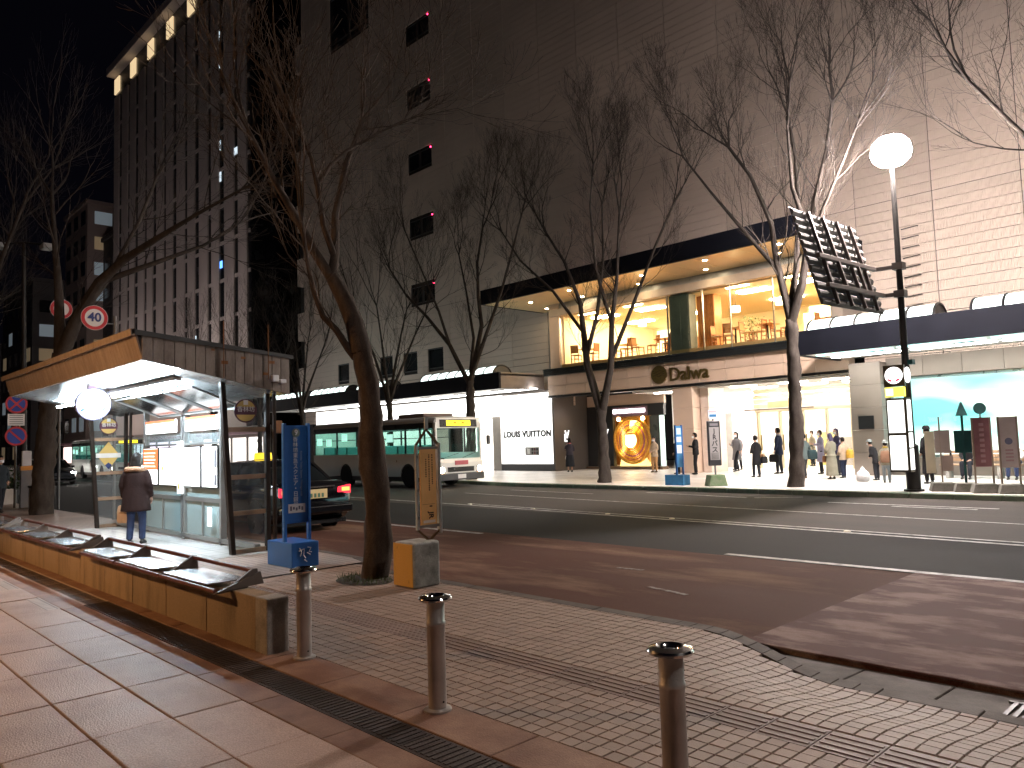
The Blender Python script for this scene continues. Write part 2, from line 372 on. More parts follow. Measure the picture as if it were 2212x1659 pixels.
# square paving tiles: those that show largest are pieces of their own
vm=camo.matrix_world.inverted()
def inframe(x,y,z=0):
    p=vm@Vector((x,y,z)); 
    if p.z>-.2: return False
    return abs(p.x/-p.z)<1106/1661*1.02 and abs(p.y/-p.z)<829.5/1661*1.03
T0=3.05
cells=[]
for i in range(int((8+9.1)/.1)):
    x=-9.1+i*.1
    for j in range(27):
        y=T0+j*.1
        if y+.03>min(nk(x),nk(x+.1)): continue
        if 3.83<y+.05<4.13 : continue
        cells.append((x,y))
vis=sorted([c for c in cells if inframe(c[0]+.05,c[1]+.05)],key=lambda c:c[0]**2+c[1]**2)
own=set(c for c in vis[:298] if abs(dip(c[0]+.1,c[1]+.1))<.002)
tm=MB(); tm.add([(.003,.003,-.02),(.097,.003,-.02),(.097,.097,-.02),(.003,.097,-.02),(.006,.006,0),(.094,.006,0),(.094,.094,0),(.006,.094,0)],[(4,5,6,7),(0,1,5,4),(1,2,6,5),(2,3,7,6),(3,0,4,7)])
tme=tm.mesh('paving_tile',tile_m)
rest=MB()
for (x,y) in cells:
    dz=random.uniform(-.002,.0015)
    if (x,y) in own: inst(tme,'paving_tile',pave,(x,y,dz),(random.uniform(-.012,.012),random.uniform(-.012,.012),0))
    elif x<2.5:
        e1,e2=min(.097,nk(x)-y-.002),min(.097,nk(x+.1)-y-.002)
        c=[(.003,.003),(.097,.003),(.097,e2),(.003,e1)]; c2=[(.006,.006),(.094,.006),(.094,e2-.003),(.006,e1-.003)]
        rest.add([(x+a,y+b_,-.02+dip(x+a,y+b_)) for a,b_ in c]+[(x+a,y+b_,dz+dip(x+a,y+b_)) for a,b_ in c2],[(4,5,6,7),(0,1,5,4),(1,2,6,5),(2,3,7,6),(3,0,4,7)])
tag(rest.build('paving_tiles_rest',tile_far,pave),kind='stuff')
# tactile guide strip
tact=M('tactile_grey',(.20,.145,.125),.6,0,.15,4,.3,100,.1)
tb=MB().box(.004,.296,.004,.296,-.02,.002)
for k in range(4): tb.box(.015,.285,.035+k*.065,.06+k*.065,.002,.008)
td=MB().box(.004,.296,.004,.296,-.02,.002)
for a in range(5):
    for c in range(5): td.lathe([(.016,.002),(.012,.007)],(.035+a*.0575,.035+c*.0575,0),8)
tbm=tb.mesh('tactile_tile',tact); tdm=td.mesh('tactile_dot_tile',tact)
for i in range(-10,48):
    x=-9.1+i*.3
    if x>2: break
    inst(tdm if x<-5.3 else tbm,'tactile_tile',pave,(x,3.83,dip(x,3.98)+(.006 if x<-9.3 else 0)))
# border paving, drain covers
for i in range(44):
    x=-30+i*.87
    for (y0,y1) in ((2.225,2.44),(2.69,3.045)):
        if x>3: continue
        MB().box(x,x+.86,y0,y1,-.02,.0 if y0<2.5 else .001).build('border_slab',bord_m,pave,False,.004,seg=1)
dc=MB().box(.004,.496,0,.23,-.02,-.004)
for k in range(10): dc.box(.02+k*.048,.045+k*.048,.02,.21,-.004,.001)
dcm=dc.mesh('drain_cover',drain_m)
for i in range(50):
    x=-22+i*.5
    if x<2.5: inst(dcm,'drain_cover',pave,(x,2.45,0))
# plaza slabs
plz=tag(MB().box(-60,12,-12,2.22,-.1,-.022).build('plaza',grout),kind='structure')
sl=MB().box(.006,.864,.006,.434,-.04,0); slo=sl.build('paving_slab',slab_m,plz,False,.006,loc=(-30,1.78,0))
first=True
for i in range(41):
    for j in range(7):
        x=-33.6+i*.87; y=1.785-j*.44
        if x>2 : continue
        if first: slo.location=(x,y,0); first=False; continue
        o=inst(slo,'paving_slab',plz,(x+random.uniform(-.003,.003),y,random.uniform(-.003,.003)),(random.uniform(-.002,.002),random.uniform(-.002,.002),0))
# far pavement
xs6=rng(-220,-40,20)+rng(-39,20,.5)
sheet('far_pavement',[(x,fk(x)) for x in xs6],[(x,42) for x in xs6],0,brickmat('tile_pale',(.72,.67,.63),(.77,.72,.68),(.45,.42,.40),.6,.3,.35,.012,.5))
fp=tag(MB().box(-60,20,20.2,20.3,-.5,-.4).build('far_kerb',kerbgr),kind='structure')
xk=rng(-56,16,1.0)
for i in range(len(xk)-1):
    x0,x1=xk[i],xk[i+1]-.015; y0,y1=fk(x0)-.02,fk(x1)-.02
    q=MB(); q.add([(x0,y0-.2,-.2),(x1,y1-.2,-.2),(x1,y1+.02,-.2),(x0,y0+.02,-.2),(x0,y0-.18,.012),(x1,y1-.18,.012),(x1,y1+.02,.012),(x0,y0+.02,.012)],
      [(0,3,2,1),(4,5,6,7),(0,1,5,4),(1,2,6,5),(2,3,7,6),(3,0,4,7)])
    q.build('kerb_stone',kerbgr,fp,False,.02)
# ------------------------------------------------------------------ department store
def ribbed(name,c,period=.066,rough=.6):
    mt=M(name,c,rough,0,.10,.35,0,60,.05); t=mt.node_tree; N=t.nodes; L=t.links; b=N['Principled BSDF']
    g=N.new('ShaderNodeNewGeometry'); sp=N.new('ShaderNodeSeparateXYZ'); L.new(g.outputs['Position'],sp.inputs[0])
    mu=N.new('ShaderNodeMath'); mu.operation='MULTIPLY'; mu.inputs[1].default_value=2*PI/period; L.new(sp.outputs[0],mu.inputs[0])
    sn=N.new('ShaderNodeMath'); sn.operation='SINE'; L.new(mu.outputs[0],sn.inputs[0])
    bp=N.new('ShaderNodeBump'); bp.inputs['Strength'].default_value=.6; bp.inputs['Distance'].default_value=.012; L.new(sn.outputs[0],bp.inputs['Height']); L.new(bp.outputs[0],b.inputs['Normal'])
    return mt
wallm=ribbed('wall_tile',(.58,.475,.40))
jointm=M('joint_dark',(.035,.03,.028),.9)
darkwin=M('window_dark',(.012,.016,.018),.12,0,.2,1.)
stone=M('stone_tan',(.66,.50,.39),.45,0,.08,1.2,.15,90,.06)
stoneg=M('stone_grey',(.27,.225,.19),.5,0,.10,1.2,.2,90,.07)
navy=M('fascia_navy',(.007,.008,.013),.6,0,.2,2)
blackm=M('metal_black',(.012,.012,.013),.4,.3,.2)
steel=M('steel_brushed',(.42,.42,.42),.32,.9,.12,6)
cream=M('cream_wall',(.84,.74,.52),.7,0,.05)
whitep=M('white_paint',(.80,.80,.79),.5,0,.05)
store=thing('department_store','tall beige tiled department store with lit cafe floor above its street entrance','building',(0,0,0))
PX=2.746; PZ=4.39; CZ=PZ/12
def courses(b,x0,x1,z0,z1,hole=None):
    n0=int(math.floor((z0-10.11)/CZ+1e-6)); 
    z=10.11+n0*CZ
    while z<z1-.01:
        a,c=max(z+.009,z0+.014),min(z+CZ-.009,z1-.014)
        if c-a>.02:
            if hole and a<hole[3] and c>hole[2]:
                if hole[0]-x0>.04: b.box(x0,hole[0],29.9,29.97,a,c)
                if x1-hole[1]>.04: b.box(hole[1],x1,29.9,29.97,a,c)
            else: b.box(x0,x1,29.9,29.97,a,c)
        z+=CZ
holes=[(-49.42,-47.9,6.28,7.54),(-46.7,-45.2,6.28,7.54),(-43.98,-42.48,6.28,7.54),(-41.28,-39.75,6.28,7.54),(-38.63,-37.07,6.28,7.54)]
for n in range(6): holes.append((-40.3,-37.75,10.65+n*4.42,11.75+n*4.42))
holes += [(-49.9,-44.6,31.6,35.6)]
full=None
for k in range(-6,17):
    x1=-8.92-PX*k-.015; x0=x1-PX+.03
    if k==16: x0=-54.26
    if x0>8: continue
    xr=x1
    for n in range(-2,9):
        x1=xr
        z0,z1=10.11+PZ*(n-1),10.11+PZ*n
        if z1<5: z0=3.3
        if z0<3.3: z0=3.3
        if x0<-26.4<x1 and z1<10.2: x1=-26.4
        if x0>-26.6 and x1<-11: z0=max(z0,8.45)
        elif x0<-11.9<x1 : z0=max(z0,8.45)
        if z0>=z1-.1: continue
        hs=[h for h in holes if h[0]<x1 and h[1]>x0 and h[2]<z1 and h[3]>z0]
        if not hs and abs(z1-z0-PZ)<.01 and x1-x0>PX-.04:
            if full is None:
                b=MB(); courses(b,0,PX-.03,10.11,10.11+PZ); full=b.mesh('wall_panel',wallm)
            inst(full,'wall_panel',store,(x0,0,z0-10.11))
        else:
            b=MB(); courses(b,x0,x1,z0,z1,(max(x0,hs[0][0]),min(x1,hs[0][1]),hs[0][2],hs[0][3]) if hs else None); b.build('wall_panel',wallm,store)
MB().box(-54.24,8.4,30.1,30.3,8.5,50).box(-54.24,-26.4,30.1,30.3,4.2,8.5).box(-11.7,8.4,30.1,30.3,3.9,8.5).box(-54.2,8.4,44,60,0,50).box(-54.2,-53.9,30.3,44,0,50).box(-54.2,8.4,30.3,44,48,50).build('backing_wall',jointm,store)
for k in range(-6,17):
    xj=-8.92-PX*k
    zb=8.45 if -26.4<xj<-11.5 else 3.4
    MB().box(xj-.02,xj+.02,29.94,30.09,zb,50).build('joint_seal',jointm,store)
for n in range(0,9):
    zj=10.11+PZ*n; MB().box(-54.2,8.3,29.941,30.09,zj-.022,zj+.022).build('joint_seal',jointm,store)
redl=EM('red_beacon',(1,.03,.10),7)
for i,h in enumerate(holes):
    wv=MB().box(h[0],h[1],30.045,30.06,h[2],h[3]).build('window',darkwin,store)
    fr=MB()
    for a in (h[0],h[1]-.05): fr.box(a,a+.05,29.95,30.04,h[2],h[3])
    for a in (h[2],h[3]-.05): fr.box(h[0]+.05,h[1]-.05,29.95,30.04,a,a+.05)
    if h[1]-h[0]>1.6: fr.box((h[0]+h[1])/2-.03,(h[0]+h[1])/2+.03,29.96,30.04,h[2]+.05,h[3]-.05)
    fr.build('window_frame',M('frame_dark',(.05,.055,.055),.4,.5),wv)
    if 5<=i<10: MB().lathe([(.05,29.90),(.05,29.94)],(h[1]-.12,0,h[3]-.05),10,'y').build('beacon',redl,wv)
# stepped bays on the far end of the wall
for n in range(7):
    z=5.6+n*4.39
    MB().box(-55.5,-54.28,30.0,33.5,z,z+2.2).build('end_bay',wallm,store,False,.02)
    MB().box(-55.0,-54.28,30.3,33.2,z+2.2,z+4.39).build('bay_window',darkwin,store)
# --- cafe floor
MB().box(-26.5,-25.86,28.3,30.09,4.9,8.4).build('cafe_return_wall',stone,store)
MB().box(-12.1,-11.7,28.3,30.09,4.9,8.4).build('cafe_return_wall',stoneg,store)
for i,(x,wd) in enumerate([(-27.95,.09),(-26.75,.07),(-26.62,.05)]): MB().tube([(x,29.8,4.9),(x,29.8,8.38)],wd/2,8).build('downpipe',M('pipe_grey',(.16,.15,.14),.5),store,True)
MB().box(-27.85,-26.85,29.82,29.89,5.0,8.3).build('smooth_panel',M('panel_smooth',(.40,.37,.33),.5),store,False,.01)
MB().box(-25.9,-11.8,28.34,36.2,5.09,5.30).build('cafe_floor',M('cafe_floor',(.42,.27,.13),.4),store)
MB().box(-25.9,-11.8,28.62,36.2,7.72,7.84).build('cafe_ceiling',M('cafe_ceiling',(.85,.76,.54),.7,0,.03),store)
MB().box(-25.9,-11.8,36.2,36.35,5.15,7.72).box(-25.88,-25.8,28.62,36.2,5.15,7.72).box(-12.1,-12.0,28.62,36.2,5.15,7.72).build('cafe_inner_wall',cream,store)
MB().box(-22.6,-19.4,32.6,32.75,5.15,6.4).build('counter',M('wood_cafe',(.30,.13,.045),.45,0,.2,4),store,False,.01)
MB().box(-21.6,-20.2,33.4,33.6,6.0,7.3).build('menu_wall',M('menu',(.75,.6,.4),.6),store)
MB().box(-15.4,-13.4,33.6,33.9,5.15,7.2).build('partition',M('partition_cream',(.85,.75,.55),.6),store)
MB().box(-13.35,-12.65,34.2,34.26,6.0,6.9).build('picture',M('picture_brown',(.14,.07,.035),.5),store)
MB().box(-18.8,-18.33,28.45,29.0,5.1,7.72).box(-19.36,-18.8,28.45,28.8,5.1,7.72).build('column',M('column_dark',(.13,.14,.12),.35,0,.2),store,False,.02)
wc=MB().box(-18.6,-17.75,29.5,30.1,5.3,7.72).build('wood_column',M('wood_orange',(.42,.17,.05),.4,0,.2,5),store)
for i in range(6): MB().box(-18.59+i*.14,-18.47+i*.14,29.47,29.497,5.31,7.7).build('wood_slat',M('wood_orange',(.42,.17,.05)),wc)
cafelamp=EM('cafe_lamp',(1.,.78,.48),50)
for x in (-24.4,-21.6,-16.2,-13.6):
    MB().box(x-.5,x+.5,28.75,28.9,7.68,7.715).build('ceiling_light',EM('cafe_front_lamp',(1.,.80,.52),20),store)
    for y in (30.2,33.2):
        MB().box(x-.7,x+.7,y-.25,y+.25,7.66,7.715).build('ceiling_light',cafelamp,store)
MB().box(-25.3,-22.9,35.9,36.15,5.3,7.5).build('glow_wall',EM('cafe_wall_glow',(1,.84,.58),1.2),store)  # glowing panels added to brighten the cafe interior
MB().box(-15.6,-14.1,33.45,33.58,5.4,6.9).build('glow_wall',EM('cafe_wall_glow2',(1,.85,.58),1.4),store)
# glass, beam, ledge
gl=GLASS('cafe_glass',(.97,.98,.95),.06)
gx_=[-25.78,-22.6,-19.37]; gx2=[-17.58,-16.29,-14.4,-12.12]
for s in (gx_,gx2):
    for a,c in zip(s[:-1],s[1:]):
        p=MB().box(a+.02,c-.02,28.31,28.325,5.12,7.74).build('glass_pane',gl,store)
    for a in s: MB().box(a-.018,a+.018,28.28,28.36,5.12,7.74).build('mullion',steel,store)
MB().box(-17.6-.71,-17.6,28.31,28.325,5.12,7.74).build('glass_pane',gl,store)
MB().box(-19.36,-18.33,28.31,28.325,5.12,7.74).build('glass_pane',GLASS('dark_glass',(.75,.8,.78),.08),store)
MB().box(-26.4,-11.8,28.2,28.6,7.76,8.1).build('cafe_beam',M('beam_tan',(.40,.32,.25),.5),store,False,.01)
MB().box(-26.4,-11.8,28.36,28.6,8.1,8.4).build('cafe_clerestory',M('clere',(.30,.30,.28),.3),store)
led=MB().box(-26.5,-11.75,27.75,28.3,4.74,5.08).build('cafe_ledge',M('ledge_steel',(.055,.062,.065),.22,.7,.4,1.2),store,False,.01)
for i in range(3): MB().box(-26.5,-11.76,27.73-.02*i,27.748,4.80+i*.10,4.84+i*.10).build('ledge_rail',M('ledge_rail',(.12,.14,.15),.2,.8),led)
# canopy over the cafe
MB().box(-28.45,-11.65,25.4,25.55,8.4,9.13).build('fascia',navy,store,False,.01)
MB().box(-28.45,-28.3,25.55,29.88,8.4,9.10).build('fascia_return',navy,store)
MB().box(-11.8,-11.65,25.55,29.88,8.42,9.13).box(-11.64,-11.45,27.6,29.88,8.0,8.8).build('fascia_return',navy,store)
MB().box(-28.3,-11.8,25.55,29.88,8.95,9.08).build('canopy_roof',navy,store)
sofm=M('soffit_gold',(.80,.58,.30),.34,.3,.06,.6)
x=-28.28
while x<-11.9:
    MB().box(x+.01,min(x+1.0,-11.81)-.01,25.56,29.87,8.40,8.44).build('soffit_plank',sofm,store,False,.006,seg=1); x+=1.0
MB().box(-28.28,-11.82,25.56,29.87,8.46,8.5).build('soffit_backing',jointm,store)
dl=EM('downlight',(1.,.80,.50),170)
for i,(x,y) in enumerate([(-27.2,28.9),(-26.4,26.9),(-23.9,27.9),(-23.2,26.2),(-20.4,27.7),(-19.2,26.3),(-16.9,27.6),(-16.0,26.1),(-13.6,27.4),(-12.9,26.1)]):
    d=MB().lathe([(.085,8.385),(.085,8.398)],(x,y,0),14).build('downlight',dl,store)
    MB().lathe([(.12,8.38),(.12,8.399),(.088,8.399),(.088,8.38)],(x,y,0),14,cap=False).build('trim_ring',M('trim',(.5,.4,.3),.3,.8),d)
# --- entrance lintel, piers, lobby
for i in range(12):
    x0=-26.45+i*1.25; x1=min(x0+1.24,-11.45)
    for z0,z1 in ((3.77,4.25),(4.26,4.735)): MB().box(x0,x1,28.0,28.5,z0,z1).build('lintel_stone',stone,store,False,.008,seg=1)
MB().box(-26.45,-11.36,27.96,28.45,3.66,3.76).build('lintel_trim',blackm,store)
for (x0,x1,y0,y1,mt) in ((-19.13,-18.14,28.05,28.95,stone),):
    for k in range(4): MB().box(x0,x1,y0,y1,k*.915,k*.915+.907).build('pier_stone',mt,store,False,.01,seg=1)
for k in range(4): MB().box(-18.1,-17.7,28.6,29.9,k*.91,k*.91+.9).build('pier_stone',M('stone_lit_side',(.78,.66,.58),.4),store,False,.01,seg=1)  # paler stone paints in the lit side of the pier
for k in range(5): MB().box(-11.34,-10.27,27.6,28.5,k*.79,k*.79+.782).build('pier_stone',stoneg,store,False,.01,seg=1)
pl=MB().box(-11.09,-10.57,27.55,27.6,1.61,2.07).build('plaque',M('plaque_bronze',(.035,.04,.042),.35,.6),store,False,.01)
# emblem and lettering on the lintel
gold=M('letter_gold',(.20,.15,.055),.35,.8,.15,8)
em=MB().lathe([(.40,27.93),(.40,27.995)],(-19.7,0,4.27),32,'y').build('emblem_disc',gold,store)
wv=MB()
for j in range(3):
    pts=[(-20.0+.1*i,27.925,4.22+.10*j+.035*math.sin(i*1.6+j)) for i in range(7)]
    wv.tube(pts,.014,6)
wv.build('emblem_wave',M('letter_gold_dark',(.07,.05,.02),.5,.6),em)
text('store_lettering','DaIwa',.80,(-18.2,27.95,4.20),FY,gold,store,.03,bold=.012,spacing=.95)
# lobby shell
lob=M('lobby_white',(.90,.88,.84),.5,0,.04)
MB().box(-21.6,-11.4,28.5,40,3.58,3.66).build('lobby_ceiling',lob,store)
MB().box(-21.6,-21.5,31.6,40,0,3.58).box(-11.5,-11.4,28.5,40,0,3.58).box(-21.6,-11.4,40,40.1,0,3.58).build('lobby_wall',lob,store)
for i in range(4): MB().box(-17.6,-11.5,32.2-i*.0,32.3,2.7+i*.22,2.86+i*.22).build('lobby_cornice',M('cornice_cream',(.78,.65,.42),.5),store)
lobl=EM('lobby_light',(1.,.94,.86),32)
for x in (-20.4,-16.5,-14.3,-12.5):
    for y in (29.4,31.2): MB().box(x-.55,x+.55,y-.12,y+.12,3.55,3.578).build('ceiling_light',lobl,store)
for x in (-20,-16.6,-13.4):
    for y in (34.5,37.5): MB().box(x-1.1,x+1.1,y-.5,y+.5,3.55,3.578).build('ceiling_light',EM('shop_light',(1.,.94,.86),20),store)
dfr=M('door_frame',(.62,.52,.36),.35,.5)
dgl=GLASS('door_glass',(.93,.94,.90),.08)
for i,x in enumerate([-17.4,-16.35,-15.3,-14.25,-13.2,-12.3]):
    d=MB().box(x-.05,x+.05,32.1,32.3,0,2.5).build('door_post',dfr,store,False,.01)
    if i<5: 
        g=MB().box(x+.05,x+ (1.0 if i<4 else .85),32.18,32.2,.05,2.45).build('door_pane',dgl,store)
        MB().box(x+.12,x+.16,32.1,32.16,.8,1.5).build('door_handle',gold,g)
MB().box(-17.5,-12.2,32.08,32.32,2.5,2.66).build('door_head',dfr,store)
MB().box(-17.6,-14.4,31.3,31.36,2.58,2.64).build('sign_rail',M('rail_bronze',(.20,.15,.12),.4,.6),store)
MB().box(-16.45,-15.3,31.28,31.38,2.66,2.95).build('hanging_sign',M('sign_gold',(.62,.48,.25),.4),store,False,.02)
for k,(x,c) in enumerate([(-16.9,(.75,.5,.25)),(-15.9,(.8,.62,.2)),(-14.9,(.35,.3,.28)),(-13.8,(.4,.34,.3))]):
    MB().box(x-.35,x+.35,35.5,35.9,0,1.3+.25*(k%2)).build('display_counter',M('counter_%d'%k,c,.5),store,False,.02)
MB().box(-21.45,-19.2,33.0,33.2,0,2.6).build('shop_screen',M('screen_white',(.8,.78,.75),.4),store)
for x in (-21.2,-20.5,-19.7): MB().box(x-.04,x+.04,31.9,32.0,0,2.5).build('door_post',M('post_taupe',(.4,.33,.28),.4),store)
MB().box(-21.3,-19.6,31.9,32.0,2.5,2.62).build('door_head',M('post_taupe',(.4,.33,.28)),store)
# --- luxury boutique block with white lit front
lvw=EM('boutique_white',(1.,.985,.97),.85)
dkp=M('boutique_dark',(.105,.09,.08),.38,.25,.15,.7)
MB().box(-50,-33.0,28.4,28.6,2.92,4.06).build('lit_front',lvw,store)
MB().box(-50,-36.5,28.4,28.6,.35,2.915).build('lit_front',lvw,store)
MB().box(-30.44,-26.62,28.4,28.6,.36,4.0).build('lit_front',lvw,store)
MB().box(-32.99,-30.45,28.4,28.6,2.92,4.05).build('lit_front',lvw,store)
for a,c in ((-31.05,-30.45),(-36.5,-36.1)): MB().box(a,c,28.36,29.4,0,2.9).build('door_jamb',M('jamb_grey',(.30,.27,.24),.4),store)
MB().box(-36.1,-31.05,30.5,30.6,0,2.9).build('boutique_interior',EM('boutique_inside',(1,.93,.86),1.6),store)
MB().box(-36.1,-31.05,28.6,30.5,2.86,2.91).build('boutique_ceiling',lob,store)
MB().box(-30.44,-26.55,28.37,28.6,0,.35).box(-50,-36.5,28.37,28.6,0,.345).build('plinth',M('plinth_dark',(.05,.05,.052),.35),store)
sd=MB().box(-26.6,-26.48,28.38,31.0,0,4.05).build('boutique_side_wall',dkp,store)
MB().box(-50,-26.7,28.6,29.8,4.06,4.12).build('boutique_roof',dkp,store)
ink=M('letter_black',(.012,.012,.012),.5)
text('boutique_lettering','LOUIS VUITTON',.44,(-28.47,28.385,1.90),FY,ink,store,.012,bold=.022,spacing=1.10)
text('boutique_lettering','LOUIS VUITTON',.62,(-38.0,28.385,2.98),FY,ink,store,.012,bold=.02)
nb=MB().box(-28.6,-27.59,28.375,28.398,.80,1.23).build('notice_board',M('notice_grey',(.33,.32,.31),.4),store)
for k in range(3):
    for j in range(2): MB().box(-28.13+k*.17,-28.0+k*.17,28.365,28.374,.86+j*.18,1.0+j*.18).build('notice_square',M('notice_red' if k==1 else 'notice_ink',(.12,.05,.05) if k==1 else (.04,.04,.04),.5),nb)
MB().box(-28.45,-28.25,28.365,28.374,.88,1.15).build('notice_square',whitep,nb)
glow=EM('monogram_white',(1,1,1),.8)
def monogram(x,y,z,s,rot,parent):
    a=text('monogram_v','V',s,(x,y,z+.10*s),rot,glow,parent,.01,bold=.012)
    off=Vector((-.16*s,0,0)) if rot==FY else Vector((0,-.16*s,0))
    text('monogram_l','L',s,(x+off.x,y+off.y,z-.22*s),rot,glow,parent,.012,bold=.012)
monogram(-26.46,29.3,1.75,.55,FX,store)
# pop-up shop front with the golden tunnel
MB().box(-26.45,-24.75,30.9,31.1,0,3.1).box(-26.45,-21.6,30.9,31.1,3.1,3.2).box(-22.55,-21.62,30.9,31.1,2.62,3.1).build('popup_wall',M('popup_black',(.022,.022,.023),.45),store)
MB().box(-26.45,-21.6,30.95,31.1,3.2,3.75).build('popup_header',stone,store)
monogram(-25.2,30.88,1.75,.55,FY,store)
MB().box(-24.75,-22.55,30.88,31.1,2.62,3.1).build('popup_sign_board',M('popup_board',(.20,.13,.15),.4),store)
MB().box(-24.35,-22.7,30.85,30.88,2.80,2.98).box(-24.66,-24.45,30.85,30.88,2.79,2.99).build('popup_sign_light',EM('popup_sign',(1,.92,.96),5),store)
MB().box(-24.9,-21.6,30.6,31.1,0,.14).box(-26.45,-24.9,30.7,31.1,0,.12).build('popup_step',M('popup_step',(.16,.10,.06),.4),store)
MB().box(-22.5,-21.95,30.95,31.02,.15,2.6).build('popup_door',M('popup_door',(.06,.065,.06),.3),store)
MB().box(-21.93,-21.66,30.97,31.0,.15,2.6).build('popup_glass',EM('popup_green',(.72,.9,.82),.7),store)
MB().prism([(-24.8,31.12),(-24.74,31.12),(-28.4,35.6),(-28.46,35.6)],'z',0,3.1).prism([(-22.56,31.12),(-22.5,31.12),(-26.0,35.6),(-26.06,35.6)],'z',0,3.1).box(-28.5,-26.0,35.6,35.7,0,3.1).build('tunnel_shell',M('tunnel_shell',(.5,.25,.08),.35,.4),store)
cols=[(.85,.40,.06),(.60,.25,.10),(.9,.55,.08),(.42,.16,.28),(.8,.45,.08),(.70,.62,.12),(.9,.5,.06),(.6,.28,.1),(.95,.6,.1)]
for k in range(9):
    r=1.10-.075*k; y=31.0+k*.5; b=MB(); pts=[]; cx=-23.62-.80*k*.5
    for a in range(33):
        t=2*PI*a/32; pts.append((cx+r*math.cos(t),y,1.42+r*math.sin(t)))
    b.tube(pts,.10-.004*k,8)
    b.build('tunnel_ring',M('ring_%d'%k,cols[k],.22,.7,.3,9,emit=.08,ecol=cols[k],),store,True)
tl=EM('tunnel_light',(1.,.66,.14),9)
for k in range(8): MB().box(-23.9-.4*k,-23.4-.4*k,31.25+k*.5,31.33+k*.5,2.36-.06*k,2.40-.06*k).build('tunnel_lamp',tl,store)
for k in range(8): MB().box(-24.45-.33*k,-22.8-.42*k,31.0+k*.45,31.44+k*.45,.14,.22+.09*k).build('tunnel_step',M('step_gold',(.75,.55,.14),.25,.5,.1,emit=1.0,ecol=(1,.78,.26)),store)
MB().box(-27.5,-26.7,35.45,35.58,.8,1.7).build('tunnel_end',EM('tunnel_end',(1,.85,.5),4),store)
for x in (-24.4,-22.9): MB().sphere((x,30.95,2.5),.10,10,6).build('popup_lamp',EM('popup_lamp',(1,.72,.35),18),store)
# --- right-hand display window
teal=bpy.data.materials.new('teal_backdrop'); teal.use_nodes=True; t=teal.node_tree; N=t.nodes; L=t.links; bs=N['Principled BSDF']
g=N.new('ShaderNodeNewGeometry'); mp=N.new('ShaderNodeMapping'); mp.inputs['Scale'].default_value=(.45,1,1.1); L.new(g.outputs['Position'],mp.inputs[0])
ns=N.new('ShaderNodeTexNoise'); ns.inputs['Scale'].default_value=.75; ns.inputs['Detail'].default_value=1.5; L.new(mp.outputs[0],ns.inputs['Vector'])
cr=N.new('ShaderNodeValToRGB'); cr.color_ramp.elements[0].position=.42; cr.color_ramp.elements[0].color=(.20,.80,.84,1); cr.color_ramp.elements[1].position=.58; cr.color_ramp.elements[1].color=(.92,1,.99,1)
L.new(ns.outputs[0],cr.inputs[0]); L.new(cr.outputs[0],bs.inputs['Emission Color']); L.new(cr.outputs[0],bs.inputs['Base Color']); bs.inputs['Emission Strength'].default_value=.62
MB().box(-10.1,8,29.0,29.1,.6,3.4).build('window_backdrop',teal,store)
MB().box(-10.2,8,28.3,29.0,.55,.68).build('window_bed',whitep,store)
MB().box(-10.2,8,28.3,29.1,3.3,3.4).build('window_head_soffit',whitep,store)
MB().box(-10.2,-10.1,28.3,29.0,.68,3.3).build('window_cheek',M('cheek_pale',(.7,.8,.78),.4),store)
for x in (-10.15,-5.9,-1.7,2.5): MB().box(x-.03,x+.03,28.2,28.28,.68,3.28).build('mullion',M('frame_teal',(.25,.36,.35),.3,.6),store)
for a,c in ((-10.12,-5.93),(-5.87,-1.73),(-1.67,2.47)): MB().box(a,c,28.23,28.245,.68,3.28).build('glass_pane',gl,store)
MB().box(-10.25,8,28.18,28.3,3.28,3.36).box(-10.25,8,28.18,28.3,.60,.68).build('window_rail',M('frame_teal',(.25,.36,.35)),store)
for i in range(15):
    x0=-10.25+i*1.2
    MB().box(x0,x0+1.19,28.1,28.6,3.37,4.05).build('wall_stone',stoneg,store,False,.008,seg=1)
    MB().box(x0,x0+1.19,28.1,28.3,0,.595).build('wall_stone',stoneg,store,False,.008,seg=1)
# --- canopies with barrel skylights
cled=EM('canopy_light',(1.,1.,.96),14); cteal=EM('canopy_teal',(.45,.95,.95),2.2)
softw=M('soffit_white',(.70,.70,.68),.4,.1,.1)
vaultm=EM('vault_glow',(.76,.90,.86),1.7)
def canopy(x0,x1,y0,y1,endmat,vaults,end_at):
    c=MB().box(x0,x1,y0,y0+.15,4.12,4.93).build('canopy_fascia',navy,store,False,.01)
    MB().box(x0,x1,y0+.15,y1,4.78,4.86).build('canopy_roof',navy,store)
    MB().box(x0+.1,x1-.1,y0+.16,y1-.02,4.16,4.2).build('canopy_soffit',softw,store)
    e=x1 if end_at=='x1' else x0
    MB().box(e-(.14 if end_at=='x1' else 0),e+(0 if end_at=='x1' else .14),y0+.15,y1,4.12,4.93).build('canopy_end',endmat,store,False,.01)
    for (a,b_) in vaults:
        yc=y0+.85; r=.62
        n=16
        prof=[(yc-r*math.cos(PI*k/n),4.87+r*.75*math.sin(PI*k/n)) for k in range(n+1)]
        v=MB(); v.loft([[(a,p,q) for p,q in prof],[(b_,p,q) for p,q in prof]],False,False)
        vo=v.build('skylight_vault',vaultm,store,True)
        m_=max(2,round((b_-a)/.78))
        for k in range(m_+1):
            x=a+(b_-a)*k/m_
            MB().tube([(x,p,q) for p,q in prof],.045,6).build('skylight_rib',blackm,vo,True)
        for x in (a,b_): MB().prism([(p,q) for p,q in prof],'x',x-.01,x+.01).build('skylight_end',M('vault_end',(.10,.10,.10),.5),vo)
canopy(-52,-27.06,25.2,28.38,M('canopy_end_lit',(.20,.165,.15),.5),[(-51,-46.6),(-45.6,-41.2),(-40,-37),(-33.6,-27.7)],'x1')  # lighter end colour paints in the light falling on that face
